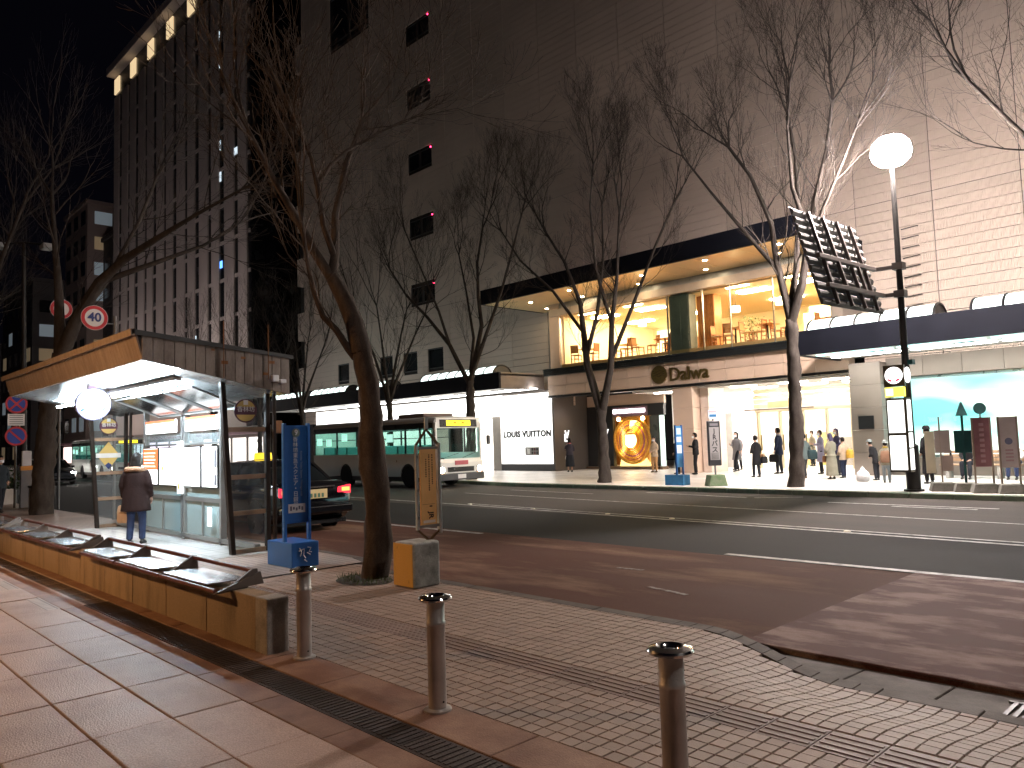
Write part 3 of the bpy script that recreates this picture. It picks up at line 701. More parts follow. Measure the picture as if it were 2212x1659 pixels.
canopy(-11.88,8,24.6,28.08,navy,[(-11.5,-7.6),(-6.6,-2.6),(-1.6,2.4)],'x0')
for i in range(8):
    x=-50+i*2.95; MB().box(x,x+2.6,27.3,27.55,4.13,4.158).build('soffit_lamp',cled,store)
    MB().box(x+.6,x+1.5,26.2,26.28,4.14,4.158).build('soffit_vent',jointm,store)
for i in range(6):
    x=-11.5+i*2.6; MB().box(x,x+2.4,26.6,26.9,4.13,4.158).build('soffit_lamp',cled,store)
    MB().box(x,x+2.4,25.4,25.7,4.13,4.158).build('soffit_lamp',cteal,store)
    MB().box(x+1.4,x+2.1,26.0,26.25,4.14,4.158).build('soffit_vent',jointm,store)
# wall anchors right of the sign
for k in range(9):
    z=8.9-k*.36
    MB().tube([(-10.0,29.86,z),(-10.0,29.8,z),(-9.45,29.8,z+.03),(-9.45,29.86,z+.03)],.018,6).build('wall_anchor',blackm,store)
# --- cafe furniture
chw=M('chair_wood',(.33,.11,.035),.45,0,.2,6); chweave=M('chair_weave',(.45,.22,.08),.7,0,.3,30)
def cafe_chair():
    t=thing('cafe_chair','x','chair')
    MB().box(-.22,.22,-.21,.21,.42,.47).build('seat',M('chair_seat',(.62,.42,.24),.6),t,False,.015)
    for sx in (-1,1):
        MB().bar((sx*.2,.19,0),(sx*.19,.18,.42),.035).build('leg',chw,t)
        MB().bar((sx*.2,-.2,0),(sx*.19,-.27,.92),.035).build('leg',chw,t)
    bf=MB().bar((-.2,-.27,.9),(.2,-.27,.9),.05).bar((-.2,-.235,.55),(.2,-.235,.55),.04).build('back_frame',chw,t)
    MB().obox((0,-.25,.72),(.35,.015,.3),(.1,0,0)).build('backrest',chweave,t)
    MB().bar((-.2,.18,.25),(.2,.18,.25),.025).bar((-.2,-.215,.25),(.2,-.215,.25),.025).build('stretcher',chw,t)
    return t
def cafe_table():
    t=thing('cafe_table','x','table')
    MB().box(-.38,.38,-.38,.38,.70,.735).build('table_top',M('table_wood',(.50,.24,.08),.35,0,.2,5),t,False,.01)
    MB().ell([(0,0,.03,.035,.035),(0,0,.70,.035,.035)],10).build('pedestal',blackm,t,True)
    MB().bar((-.28,0,.015),(.28,0,.015),.06,.03).bar((0,-.28,.016),(0,.28,.016),.06,.03).build('foot',blackm,t)
    return t
ch0=cafe_chair(); tb0=cafe_table()
places=[('just left of the bare trunk at the cafe end window',-25.3,28.95,.3),('first of the left window row',-24.3,29.0,PI/2),('beside the forked tree in the left window',-23.0,29.2,-PI/2),('second along the left window',-22.2,28.95,PI/2),('third along the left window',-21.5,28.95,-PI/2),('in the middle of the left window',-20.7,29.0,2.6),
 ('nearest the dark column in the left window',-19.85,29.0,PI/2),('turned towards the counter behind the left window',-19.9,29.6,.4),('just right of the wood clad column',-17.3,29.0,-PI/2),('second right of the wood clad column',-16.85,29.1,.3),
 ('left of the square table in the middle window',-15.95,29.0,-PI/2),('second left of the square table in the middle window',-15.5,29.1,PI/2),('facing the partition in the middle window',-14.9,29.6,-PI/2),('beside the tallest tree in the right window',-14.2,29.0,PI/2),('pale chair under the picture in the right window',-12.9,29.4,-PI/2),('at the table by the right end of the cafe',-12.45,29.1,PI/2)]
for i,(d,x,y,a) in enumerate(places):
    lab='wooden cafe chair '+d
    if i==0: ch0.location=(x,y,5.30); ch0.rotation_euler=(0,0,a); ch0['label']=lab; ch0['group']='cafe chairs'
    else: dup(ch0,(x,y,5.30),a,lab,'cafe chairs')
tps=[('in the far left cafe window',-24.8,29.3),('in the middle of the left cafe window',-22.6,29.6),('beside the dark column in the left window',-20.3,29.4),('beside the wood clad column',-16.6,29.2),('in the middle cafe window',-15.2,29.3),('at the right end of the cafe',-13.0,29.9)]
for i,(d,x,y) in enumerate(tps):
    lab='square wooden cafe table on a black foot '+d
    if i==0: tb0.location=(x,y,5.30); tb0['label']=lab; tb0['group']='cafe tables'
    else: dup(tb0,(x,y,5.30),0,lab,'cafe tables')
for i,(x,y,d) in enumerate([(-21.9,29.9,'in the left cafe window'),(-17.0,30.0,'right of the wood clad column'),(-14.9,29.9,'in the middle of the right cafe windows'),(-12.6,30.2,'at the right end of the cafe')]):
    t=thing('pendant_lamp','white drum pendant lamp lit '+d,'pendant lamp',(x,y,6.85),0,'cafe pendant lamps')
    MB().lathe([(.19,0),(.19,.26)],n=18).build('lamp_shade',EM('pendant_glow',(1.,.86,.58),3.0),t,True)
    MB().tube([(0,0,.26),(0,0,.87)],.008,5).build('cord',blackm,t)
# potted plant inside the cafe
t=thing('potted_plant','bushy green plant in a pot behind the wood clad column of the cafe','plant',(-16.95,31.2,5.30))
MB().lathe([(.18,0),(.24,.4),(.22,.4),(.2,.36)],n=14).build('pot',M('pot_brown',(.15,.08,.05),.5),t,True)
lf=MB(); rr=random.Random(4)
for i in range(180):
    a=rr.uniform(0,2*PI); r=rr.uniform(0,.5); z=rr.uniform(.4,1.4); p=Vector((r*math.cos(a),r*math.sin(a),z)); d=Vector((rr.uniform(-1,1),rr.uniform(-1,1),rr.uniform(-.3,1))).normalized()*.12; n=d.orthogonal().normalized()*.03
    lf.quad(p,p+d*.5+n,p+d,p+d*.5-n)
lf.build('foliage',M('leaf_green',(.06,.09,.02),.5,0,.3,6),t)
MB().tube([(0,0,.3),(.02,0,.9),(0,.03,1.3)],[.02,.015,.006],6).build('stem',chw,t)
# ------------------------------------------------------------------ bare street trees
bark=stained('bark',(.045,.032,.024),(.085,.064,.05),9,(.4,.7),.9,.9,60,(1,1,.35),.2)
bark_far=stained('bark_grey',(.045,.037,.032),(.08,.068,.06),7,(.4,.7),.9,.9,50,(1,1,.35),.2)
def rdir(d,ang,rg):
    o=d.orthogonal().normalized(); o.rotate(Matrix.Rotation(rg.uniform(0,2*PI),3,d)); return (d*math.cos(ang)+o*math.sin(ang)).normalized()
def grow(b,p,d,L,r,lev,mx,rg,lift=.09,wig=.085,spread=(.22,.5)):
    n=4 if lev<mx-1 else 3; pts=[p]; q=p.copy()
    for i in range(n):
        d=(d+Vector((rg.gauss(0,wig),rg.gauss(0,wig),rg.gauss(0,wig)*.7+lift))).normalized(); q=q+d*L/n; pts.append(q.copy())
    r1=max(r*.62,.0028); rad=[r+(r1-r)*i/n for i in range(n+1)]
    b.tube(pts,rad,8 if r>.05 else 5 if r>.015 else 3,cap=False)
    if lev>=mx: return
    k=2+(rg.random()<.55)
    for i in range(k):
        a=rg.uniform(*spread)*(.55 if i==0 else 1); grow(b,pts[-1],rdir(d,a,rg),L*rg.uniform(.66,.86),r1*(.95 if i==0 else .72),lev+1,mx,rg,lift,wig,spread)
    for i in range(1,n):
        if rg.random()<.5: grow(b,pts[i],rdir(d,rg.uniform(.5,.9),rg),L*rg.uniform(.4,.65),rad[i]*.45,max(lev+2,mx-2),mx,rg,lift,wig,spread)
def limb(b,pts,r0,r1,n=9):
    pts=[Vector(p) for p in pts]
    # soften the polyline
    q=[pts[0]]
    for i in range(len(pts)-1):
        q += [pts[i]*.5+pts[i+1]*.5, pts[i+1]] if i<len(pts)-2 else [pts[i+1]]
    m_=len(q); b.tube(q,[r0+(r1-r0)*i/(m_-1) for i in range(m_)],n,cap=True)
def tree(label,base,trunk,limbs,seed,tr,mx=5,mat_=None,L0=1.1,group='bare street trees',lift=.075,spread=(.2,.5),sides=3,bulge=0):
    t=thing('bare_tree',label,'tree',base,0,group); rg=random.Random(seed); o=Vector(base); mt=mat_ or bark_far
    tb=MB(); pts=[Vector(p)-o for p in trunk]
    n=len(pts); fl=[tr*(1.12 if i==0 else 1.0-.28*i/(n-1)) for i in range(n)]
    P2=[];F2=[]
    for i in range(n-1):
        m_=max(2,int((pts[i+1]-pts[i]).length/.16))
        for k in range(m_):
            f=k/m_; P2.append(pts[i].lerp(pts[i+1],f)+Vector((rg.gauss(0,1),rg.gauss(0,1),0))*tr*.035); F2.append((fl[i]+(fl[i+1]-fl[i])*f)*(1+rg.gauss(0,.045)+(.22 if bulge and abs(P2[-1].z-bulge)<.14 else 0)))
    P2.append(pts[-1]);F2.append(fl[-1]); tb.tube(P2,F2,20,cap=True)
    from mathutils import noise
    tb.v=[tuple(Vector(v)+noise.noise_vector(Vector(v)*4.5+o)*tr*.22+noise.noise_vector(Vector(v)*13+o)*tr*.09) for v in tb.v]
    # knots and burls
    tb.build('trunk',mt,t,True)
    cb=MB()
    for (lp,r0,r1) in limbs:
        lp=[Vector(p)-o for p in lp]; limb(cb,lp,r0,r1)
        d=(lp[-1]-lp[-2]).normalized(); L=L0
        for i in range(3): grow(cb,lp[-1],rdir(d,rg.uniform(.1,.5),rg),L*rg.uniform(.8,1.1),r1*.8,0,mx-1,rg,lift,.085,spread)
        m_=len(lp)
        for i in range(max(1,m_//3),m_):
            for k in range(sides if i>1 else 1):
                if rg.random()<.75:
                    f=rg.random(); p=lp[i-1].lerp(lp[i],f); dd=(lp[i]-lp[i-1]).normalized()
                    grow(cb,p,rdir(dd,rg.uniform(.45,.95),rg),L*rg.uniform(.5,.95),max(.008,r1*.55),2,mx,rg,lift,.095,spread)
    cb.build('crown',mt,t,True)
    return t
def auto_tree(label,x,y,h0,top,seed,tr,nl=4,wid=2.6,lean=0.,fork=None,mx=5,**kw):
    rg=random.Random(seed*13+1)
    tk=[(x,y,-.02),(x+.03,y,.5),(x-.02,y,h0*.5),(x+.03+lean*.5,y,h0*.8),(x+lean,y,h0)]
    lm=[]
    for i in range(nl):
        a=2*PI*i/nl+rg.uniform(-.4,.4)+.5; r=wid*rg.uniform(.75,1.1)
        e=Vector((x+lean+r*math.cos(a),y+.75*r*math.sin(a),h0+(top-h0)*rg.uniform(.50,.62)))
        s=Vector(tk[-1])-Vector((0,0,rg.uniform(.05,.5)))
        p=[s]
        for k in range(1,5):
            f=k/4; q=s.lerp(e,f); q.z+=-.5*math.sin(PI*f)*.3; q+=Vector((rg.gauss(0,.05),rg.gauss(0,.05),rg.gauss(0,.04)))*(1 if k<4 else 0)
            # steep start, opening outwards
            q.x=s.x+(e.x-s.x)*f**1.35; q.y=s.y+(e.y-s.y)*f**1.35; p.append(q)
        lm.append((p,tr*rg.uniform(.48,.62),tr*.2))
    return tree(label,(x,y,0),tk,lm,seed,tr,mx,L0=(top-h0)*.20,**kw)
auto_tree('slender bare tree on the far pavement, left of the bus and behind the shelter roof',-39.6,21.6,3.6,11.0,21,.17,4,2.4)
auto_tree('bare tree on the far pavement seen just right of the big near trunk',-31.3,21.8,3.6,12.0,22,.17,4,2.6)
tree('bare forked tree standing on the far pavement behind the bus front',(-25.1,21.6,0),[(-25.1,21.6,-.02),(-25.05,21.6,1.2),(-25.0,21.6,3.1),(-25.0,21.6,4.2)],
 [([(-25.0,21.6,4.0),(-26.2,21.5,5.9),(-27.5,21.3,7.3),(-28.8,21.1,8.5),(-29.8,20.9,9.9)],.11,.04),([(-25,21.6,4.1),(-24.8,21.8,5.3),(-24.6,22.0,6.6),(-25.0,22.2,8.0),(-25.1,22.3,9.5),(-24.8,22.4,11)],.13,.045),
  ([(-24.95,21.6,4.3),(-24.3,21.9,6),(-23.6,22.3,8),(-23.0,22.5,9.8),(-22.5,22.6,11.2)],.10,.035),([(-25.05,21.7,4.6),(-25.6,22.4,6.2),(-26.6,22.9,8.5),(-27.4,23.2,10.4)],.09,.035),([(-26.2,21.5,5.9),(-26.3,21.0,7.4),(-27.0,20.6,9.4),(-27.6,20.3,11)],.07,.03)],23,.23,6,L0=1.25)
tree('bare tree forking low into two stems, before the golden shop window',(-17.7,21.5,0),[(-17.7,21.5,-.02),(-17.7,21.5,.9),(-17.72,21.5,1.9),(-17.7,21.5,2.7)],
 [([(-17.75,21.5,2.6),(-18.3,21.5,4.3),(-18.5,21.6,5.6),(-18.7,21.7,6.7),(-19.5,21.8,8.4),(-20.6,21.9,9.9)],.16,.045),([(-17.65,21.5,2.6),(-17.2,21.5,4.1),(-17.0,21.4,5.6),(-16.6,21.3,7.2),(-16.3,21.2,9.4)],.15,.045),
  ([(-18.35,21.55,4.6),(-18.05,21.9,6.2),(-18.0,22.3,8.2),(-18.1,22.5,10.4)],.09,.035),([(-17.15,21.5,4.4),(-16.3,21.8,6.3),(-15.5,22.1,8.2),(-14.8,22.3,9.6)],.085,.035),([(-18.5,21.6,5.5),(-19.6,21.2,7.2),(-21.0,20.9,8.6),(-21.8,20.7,9.9)],.07,.03),([(-17.0,21.4,5.6),(-17.3,21.0,7.6),(-17.2,20.7,9.8),(-16.9,20.6,11.2)],.07,.03)],24,.22,6,L0=1.15)
tree('tallest bare tree beside the road sign, its trunk in front of the entrance queue',(-10.55,21.5,0),[(-10.55,21.5,-.02),(-10.48,21.5,.9),(-10.42,21.5,2.7),(-10.40,21.5,4.1),(-10.40,21.5,4.9)],
 [([(-10.4,21.5,4.8),(-10.55,21.5,5.6),(-10.75,21.5,6.7),(-10.9,21.6,7.9),(-11.6,21.8,9.6),(-12.4,22.0,10.8)],.13,.05),([(-10.4,21.5,4.8),(-10.0,21.5,5.9),(-9.75,21.5,7.0),(-9.5,21.5,8.2),(-9.1,21.6,9.6),(-8.9,21.7,11)],.14,.05),
  ([(-10.45,21.5,5.0),(-10.35,21.9,6.4),(-10.3,22.2,8.2),(-10.4,22.4,10),(-10.6,22.5,11.4)],.11,.045),([(-10.7,21.5,6.4),(-11.6,21.3,7.7),(-12.6,21.1,9.2),(-13.5,21,10.6)],.08,.03),([(-9.8,21.5,6.8),(-9.1,21.2,7.9),(-8.4,21,9.0),(-7.9,20.9,9.9)],.07,.03),([(-9.7,21.5,7.2),(-9.9,21.0,8.6),(-9.8,20.7,10.2),(-9.6,20.6,11.5)],.08,.03)],25,.22,6,L0=1.2)
auto_tree('bare tree whose branches enter the picture at the upper right corner',-2.3,22.4,4.8,14.0,29,.22,5,3.2,mx=6)
# the big near trunk
nl=[([(-7.84,5.07,2.72),(-7.87,5.0,3.06),(-7.98,4.94,3.36),(-8.11,4.84,3.66)],.118,.10),
 ([(-7.9,5.02,2.65),(-7.91,4.93,2.75),(-7.94,4.79,2.97),(-7.95,4.62,3.12),(-7.92,4.48,3.42),(-7.82,4.34,3.78),(-7.69,4.22,4.12)],.05,.022),
 ([(-8.11,4.84,3.62),(-8.29,4.69,4.0),(-8.32,4.55,4.28),(-8.25,4.32,4.53),(-8.16,4.09,4.76),(-8.05,3.89,4.97),(-7.93,3.71,5.12)],.065,.024),
 ([(-8.11,4.84,3.62),(-8.19,4.94,3.94),(-8.37,5.06,4.51),(-8.47,5.3,5.28),(-8.54,5.48,5.64),(-8.54,5.59,5.95)],.065,.024),
 ([(-8.19,4.94,3.9),(-8.13,4.75,4.27),(-8.1,4.66,4.71),(-8.09,4.57,5.06),(-8.07,4.41,5.35)],.045,.018),
 ([(-8.1,4.66,4.75),(-8.2,4.89,5.06),(-8.21,5.14,5.32),(-8.14,5.61,5.66),(-8.15,6.0,5.93)],.03,.014)]
o=tree('big knotty bare tree on the near kerb, lit orange, beside the concrete block',(-7.94,5.26,0),[(-7.94,5.26,-.02),(-7.88,5.28,.45),(-7.84,5.26,.94),(-7.85,5.21,1.33),(-7.86,5.19,1.62),(-7.81,5.17,1.94),(-7.81,5.13,2.33),(-7.84,5.07,2.78)],nl[1:],31,.165,5,bark,L0=.78,spread=(.3,.7),sides=2,bulge=1.6)
b=MB(); b.tube([Vector(p)-Vector((-7.94,5.26,0)) for p in nl[0][0]],[.13,.115,.105,.085],12)
b.build('main_fork',bark,o,True)
tag(MB().ell([(-7.94,5.12,-.0,.42,.30),(-7.94,5.12,.02,.36,.26)],16).build('tree_pit',M('soil',(.035,.028,.018),.95,0,.4,10,.8,40)),kind='structure')
gb=MB(); rg=random.Random(3)
for i in range(260):
    a=rg.uniform(0,2*PI); r=rg.uniform(.16,.42); p=Vector((-7.94+r*math.cos(a),5.12+.7*r*math.sin(a),.01)); d=Vector((rg.uniform(-.5,.5),rg.uniform(-.5,.5),1)).normalized()*rg.uniform(.03,.09); n=Vector((rg.uniform(-1,1),rg.uniform(-1,1),0)).normalized()*.006
    gb.add([p-n,p+n,p+d],[(0,1,2)])
tag(gb.build('weeds',M('weed_green',(.05,.075,.02),.7)),'low green weeds around the foot of the big near tree','weeds',kind='stuff')
tree('dark leaning tree behind the left end of the bus shelter roof',(-24.2,5.36,0),[(-24.2,5.36,-.05),(-24.08,5.39,1.4),(-23.86,5.43,3.15),(-23.56,5.61,4.34)],
 [([(-23.56,5.61,4.2),(-23.18,5.91,5.27),(-22.45,6.27,6.21),(-21.61,6.65,6.74),(-20.46,7.08,7.13),(-19.17,7.65,7.6),(-17.92,8.18,7.98)],.20,.03),([(-23.56,5.61,4.2),(-23.68,5.6,5.95),(-23.99,5.55,7.57),(-24.5,5.58,9.03)],.16,.05),
  ([(-23.18,5.91,5.27),(-23.02,6.67,6.49),(-22.84,7.4,8.16),(-22.88,7.92,9.64)],.1,.04),([(-22.45,6.27,6.21),(-21.62,7.37,6.72),(-21.11,8.56,7.31),(-20.82,9.5,8.07)],.09,.03)],33,.27,5,bark_far,L0=1.3,lift=.02)
auto_tree('dark bare tree at the left edge of the picture, behind the no parking signs',-30.9,4.7,5.0,13.5,34,.24,4,3.0)
for i,(x,y,l) in enumerate([(-38,5.0,'bare tree far along the near pavement, beyond the no parking signs'),(-46.5,22.4,'bare tree on the far pavement below the tower'),(-54,22.6,'bare tree on the far pavement, farthest to the left')]): auto_tree(l,x,y,3.8,11,40+i,.18,4,2.6,mx=5)

# ------------------------------------------------------------------ tower with vertical fins
fin=M('tower_fin',(.50,.43,.40),.6,0,.12,.3); towd=M('tower_glass',(.012,.013,.016),.25,0,.2,.4)
tw=thing('office_tower','tall office tower with pale vertical fins and lamplit top floor','building',(0,0,0))
MB().box(-106.8,-67,31.6,52,0,52).build('tower_core',towd,tw)
MB().box(-106.8,-67,31.0,31.6,0,9).build('tower_base',fin,tw)
MB().box(-107,-66.8,30.5,32,51.2,52.2).build('tower_cornice',fin,tw)
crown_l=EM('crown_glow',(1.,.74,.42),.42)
fm={}
x=-106.8; i=0
while x<-67.2:
    for a,wd in ((0,1.9),(3.1,2.2)):
        if x+a+wd>-66.9: continue
        if wd not in fm: fm[wd]=MB().box(0,wd,31.46,31.62,9,48.4).mesh('fin',fin)
        inst(fm[wd],'fin',tw,(x+a,0,0))
    MB().box(x,x+1.9,31.45,31.62,48.9,50.9).build('crown_light_patch',crown_l,tw)  # glow stands in for lamplight falling on the pier tops
    x+=6.2; i+=1
for n in range(10):
    z=10.5+n*3.75; MB().box(-106.6,-67.2,31.52,31.61,z,z+.35).build('floor_band',fin,tw)
rg=random.Random(9); lit=EM('office_lit',(.75,.9,1),.5); litb=EM('office_blue',(.12,.35,1),1.4)
for (x,z,w_,h_,mt) in [(-74.2,31.5,.5,1.0,lit),(-74.2,28.3,.6,1.0,lit),(-71.0,30.0,1.2,.7,lit),(-77.6,33.5,.4,1.0,lit),(-77.6,29.6,.4,1.6,lit),(-74.2,40.0,.4,.9,lit),(-74.2,43.0,.4,.9,lit),(-77.6,41.0,.4,.9,lit),(-71.0,39.0,.5,.6,lit),(-71.0,34.5,.4,.6,lit),(-73.9,19.5,.5,.7,litb),(-71.2,20.5,.5,.6,litb),(-80.2,13,.3,.5,lit),(-92,33,.4,.5,EM('office_red',(1,.25,.15),.7))]:
    MB().box(x,x+w_,31.55,31.59,z,z+h_).build('lit_window',mt,tw)
# lower dark building between tower and store
d=thing('dark_building','unlit dark building in the gap between the tower and the store','building',(0,0,0))
MB().box(-66,-56.5,36,60,0,40).build('wall',M('gap_dark',(.07,.075,.08),.7,0,.2,.3),d)
for k in range(8):
    for j in range(3): MB().box(-65+j*3,-63+j*3,35.93,35.99,4+k*4.2,6.4+k*4.2).build('window',darkwin,d)
# far buildings at the left end of the street
fb=[('slim pinkish apartment building beyond the bus shelter roof',-140,-128,34,44,40,(.42,.33,.30)),('dark block with scattered lit windows at the far left',-165,-143,30,44,30,(.12,.11,.11)),('low pale shop building at the end of the street',-200,-168,26,40,22,(.30,.28,.28)),
    ('dark hotel block standing left of the tower',-127,-108,36,50,34,(.09,.085,.085)),('dark office block on the near side of the street, far left',-110,-60,-14,1.0,26,(.08,.075,.08)),('grey corner building closing the street at the left',-250,-215,-10,26,28,(.16,.155,.16))]
litw=[EM('win_warm',(1,.75,.45),.04),EM('win_cool',(.75,.9,1.),.05),darkwin,darkwin,darkwin,darkwin,darkwin]
for (lab,x0,x1,y0,y1,h,c) in fb:
    t=thing('far_building',lab,'building',(0,0,0)); MB().box(x0,x1,y0,y1,0,h).build('wall',M('fb_%d'%int(-x0),c,.7,0,.2,.2),t)
    MB().box(x0-.3,x1+.3,y0-.3,y1+.3,h,h+.6).build('roof',M('fb_%d'%int(-x0),c),t)
    front = y0-.06 if y0>5 else y1
    nx=max(3,int((x1-x0)/4)); nz=int(h/4)
    for k in range(nz):
        for j in range(nx):
            xx=x0+(j+.2)*(x1-x0)/nx; mt=rg.choice(litw) if k<4 else rg.choice(litw[2:] if rg.random()<.95 else litw)
            MB().box(xx,xx+(x1-x0)/nx*.55,front,front+.05,1+k*4,3.2+k*4).build('window',mt,t)
    # the end that faces the street view
    if x1>-160:
        for k in range(nz):
            for j in range(2):
                yy=y0+1+j*(y1-y0)*.45; MB().box(x1+.01,x1+.06,yy,yy+(y1-y0)*.25,1+k*4,3.0+k*4).build('window',rg.choice(litw),t)
# shop fronts lit along the far left street
for i,(x0,x1,c,s) in enumerate([(-75,-62,(1,.9,.85),1.5),(-95,-80,(.9,.8,1),1.1),(-125,-104,(1,.75,.7),1.0)]):
    t=thing('shop_front','lit shop front at street level, %s of the row below the tower'%['nearest','middle','farthest'][i],'shop front',(0,0,0),0,'lit shop fronts below the tower')
    MB().box(x0,x1,30.3,30.9,0,3.6).build('wall',M('shopwall',(.25,.22,.2),.6),t)
    for k in range(4):
        a=x0+(x1-x0)*(k+.1)/4; bb=x0+(x1-x0)*(k+.9)/4
        MB().box(a,bb,30.24,30.29,.4,2.6).build('shop_window',EM('shop_%d'%i,c,s),t)
    MB().box(x0,x1,29.6,30.3,2.9,3.2).build('awning',M('awn_%d'%i,(.35,.2,.25),.6),t)
def rebase(root,loc):
    loc=Vector(loc); root.location=loc
    for ch in root.children: ch.location=Vector(ch.location)-loc
rebase(store,(-23,30,0)); rebase(tw,(-87,32,0)); rebase(d,(-61,36,0))
# ------------------------------------------------------------------ bus shelter on the near pavement
sh=thing('bus_shelter','lit bus shelter with sloping planked roof and glass back on the near pavement','bus shelter')
plk=stained('roof_plank',(.36,.285,.225),(.27,.20,.15),2.5,(.4,.7),.55,.2,60,(6,6,.6))
plk2=stained('roof_plank_end',(.30,.25,.21),(.15,.115,.09),2.2,(.42,.68),.6,.3,60,(1,2.5,.8))
rust=M('rust',(.25,.10,.03),.8,0,.3,8); fr_d=M('shelter_frame',(.030,.022,.018),.5,.1,.2,5); fr_w=M('shelter_rung',(.30,.20,.13),.5,0,.2,5)
soff=M('shelter_soffit',(.62,.64,.64),.22,.55,.08,2); roofm=M('shelter_roof',(.05,.052,.05),.6)
XL,XR=-19.25,-11.1
MB().prism([(3.66,2.885),(5.84,2.455),(5.84,3.03),(3.60,3.26)],'x',XL+.02,XR-.02).build('roof_core',roofm,sh)
MB().prism([(3.50,3.215),(5.9,2.99),(5.9,3.045),(3.50,3.285)],'x',XL-.03,XR+.03).build('roof_sheet',roofm,sh)
n=62; wd=(XR-XL)/n
pm=MB().prism([(3.65,2.865),(3.672,2.868),(3.58,3.21),(3.555,3.205)],'x',.004,wd-.004).mesh('roof_plank',plk)
for i in range(n): inst(pm,'roof_plank',sh,(XL+i*wd,0,0))
MB().prism([(3.49,3.195),(3.545,3.205),(3.535,3.295),(3.48,3.285)],'x',XL-.03,XR+.03).build('eaves_trim',plk,sh)
for i in range(15):
    y0=3.64+i*.147; y1=y0+.139
    f=lambda y:2.87-(y-3.65)*.2; g=lambda y:3.235-(y-3.55)*.098
    q=MB(); q.add([(XR-.02,y0,f(y0)),(XR-.02,y1,f(y1)),(XR-.02,y1,g(y1)),(XR-.02,y0,g(y0)),(XR+.012,y0,f(y0)),(XR+.012,y1,f(y1)),(XR+.012,y1,g(y1)),(XR+.012,y0,g(y0))],[(0,3,2,1),(4,5,6,7),(0,1,5,4),(1,2,6,5),(2,3,7,6),(3,0,4,7)])
    q.build('end_plank',plk2,sh,False,.004,seg=1)
for (y,z,sx) in [(4.75,2.86,.10),(5.05,2.95,.07),(5.5,2.9,.09),(5.4,2.72,.08),(4.6,3.05,.05)]: MB().box(XR+.013,XR+.016,y,y+sx,z,z+sx*.5).build('rust_patch',rust,sh)
for y in (4.78,5.48): MB().tube([(XR+.03,y,2.66),(XR+.03,y,3.5)],.007,6).build('lightning_rod',rust,sh)
MB().box(XR+.013,XR+.10,5.52,5.62,2.62,2.72).box(XR+.013,XR+.09,5.65,5.75,2.60,2.66).build('junction_box',whitep,sh,False,.01)
k=8; x=XL+.03; wd2=(XR-XL-.06)/k
for i in range(k):
    for j in range(9):
        y0=3.67+j*.241; y1=y0+.235; f=lambda y:2.872-(y-3.65)*.2
        if j<3 or i>=0:
            q=MB(); q.add([(x+i*wd2,y0,f(y0)),(x+(i+1)*wd2-.006,y0,f(y0)),(x+(i+1)*wd2-.006,y1,f(y1)),(x+i*wd2,y1,f(y1))],[(0,1,2,3)]); q.build('soffit_panel',soff,sh)
pane=GLASS('shelter_glass',(.88,.93,.92),.10)
frost=GLASS('frosted_glass',(.86,.92,.92),.08)
def hazy(mt,f,c):
    t_=mt.node_tree; o_=t_.nodes['Material Output']; src=o_.inputs[0].links[0].from_socket
    df=t_.nodes.new('ShaderNodeBsdfDiffuse'); df.inputs[0].default_value=(*c,1); mx_=t_.nodes.new('ShaderNodeMixShader'); mx_.inputs[0].default_value=f
    t_.links.new(src,mx_.inputs[1]); t_.links.new(df.outputs[0],mx_.inputs[2]); t_.links.new(mx_.outputs[0],o_.inputs[0])
hazy(frost,.36,(.50,.64,.66)); hazy(pane,.14,(.6,.66,.68))
purp=M('sign_purple',(.10,.035,.06),.5); yel=M('sign_ochre',(.62,.45,.14),.5); wsig=M('sign_white',(.8,.8,.78),.5)
def roundsign(x,y,z,r,parent):
    o=MB().lathe([(r,0),(r,.012)],(x,y,z),28,'x').build('stop_badge',purp,parent)
    MB().lathe([(r*.88,.012),(r*.88,.016)],(x,y,z),28,'x').build('badge_face',yel,o)
    MB().box(x+.016,x+.021,y-r*.9,y+r*.9,z-r*.33,z+r*.33).build('badge_band',purp,o)
    text('badge_lettering','香林坊',r*.52,(x+.023,y,z+.02),FX,wsig,o,.001)
    MB().box(x+.016,x+.02,y-r*.2,y+r*.2,z+r*.5,z+r*.9).build('badge_logo',wsig,o)
for X,left in ((-11.5,0),(-18.25,1)):
    MB().bar((X,4.93,2.66),(X,5.09,0),.10,.075).build('front_post',fr_d,sh,False,.01)
    MB().bar((X,5.66,0),(X,5.66,2.47),.09,.07).bar((X+.12,5.72,0),(X+.12,5.72,2.46),.06,.05).build('rear_post',fr_d,sh,False,.01)
    zs=[.04,.62,1.17,1.90]
    yf=lambda z:5.13-.06*z
    for z in zs: MB().box(X-.02,X+.02,yf(z),5.62,z-.035,z+.035).build('rung',fr_w,sh)
    for a,bb in ((.075,.585),(.655,1.135),(1.205,1.865),(1.935,2.42)): 
        q=MB(); q.add([(X,yf(a)+.005,a),(X,5.615,a),(X,5.615,bb),(X,yf(bb)+.005,bb)],[(0,1,2,3)]); q.build('side_pane',pane,sh)
    roundsign(X+.008,5.30,2.19,.185,sh)
dm=MB(); dm.add([(-18.235,5.3,1.25),(-18.235,5.53,1.55),(-18.235,5.3,1.85),(-18.235,5.07,1.55)],[(0,1,2,3)]); o=dm.build('diamond_sign',yel,sh)
MB().box(-18.232,-18.228,5.05,5.55,1.5,1.6).build('diamond_band',wsig,o)
q=MB(); q.add([(-18.231,5.3,1.25),(-18.231,5.37,1.34),(-18.231,5.3,1.40),(-18.231,5.23,1.34)],[(0,1,2,3)]); q.build('diamond_tip',M('sign_navy',(.03,.05,.16),.5),o)
def hangsign(x,y,z): pass
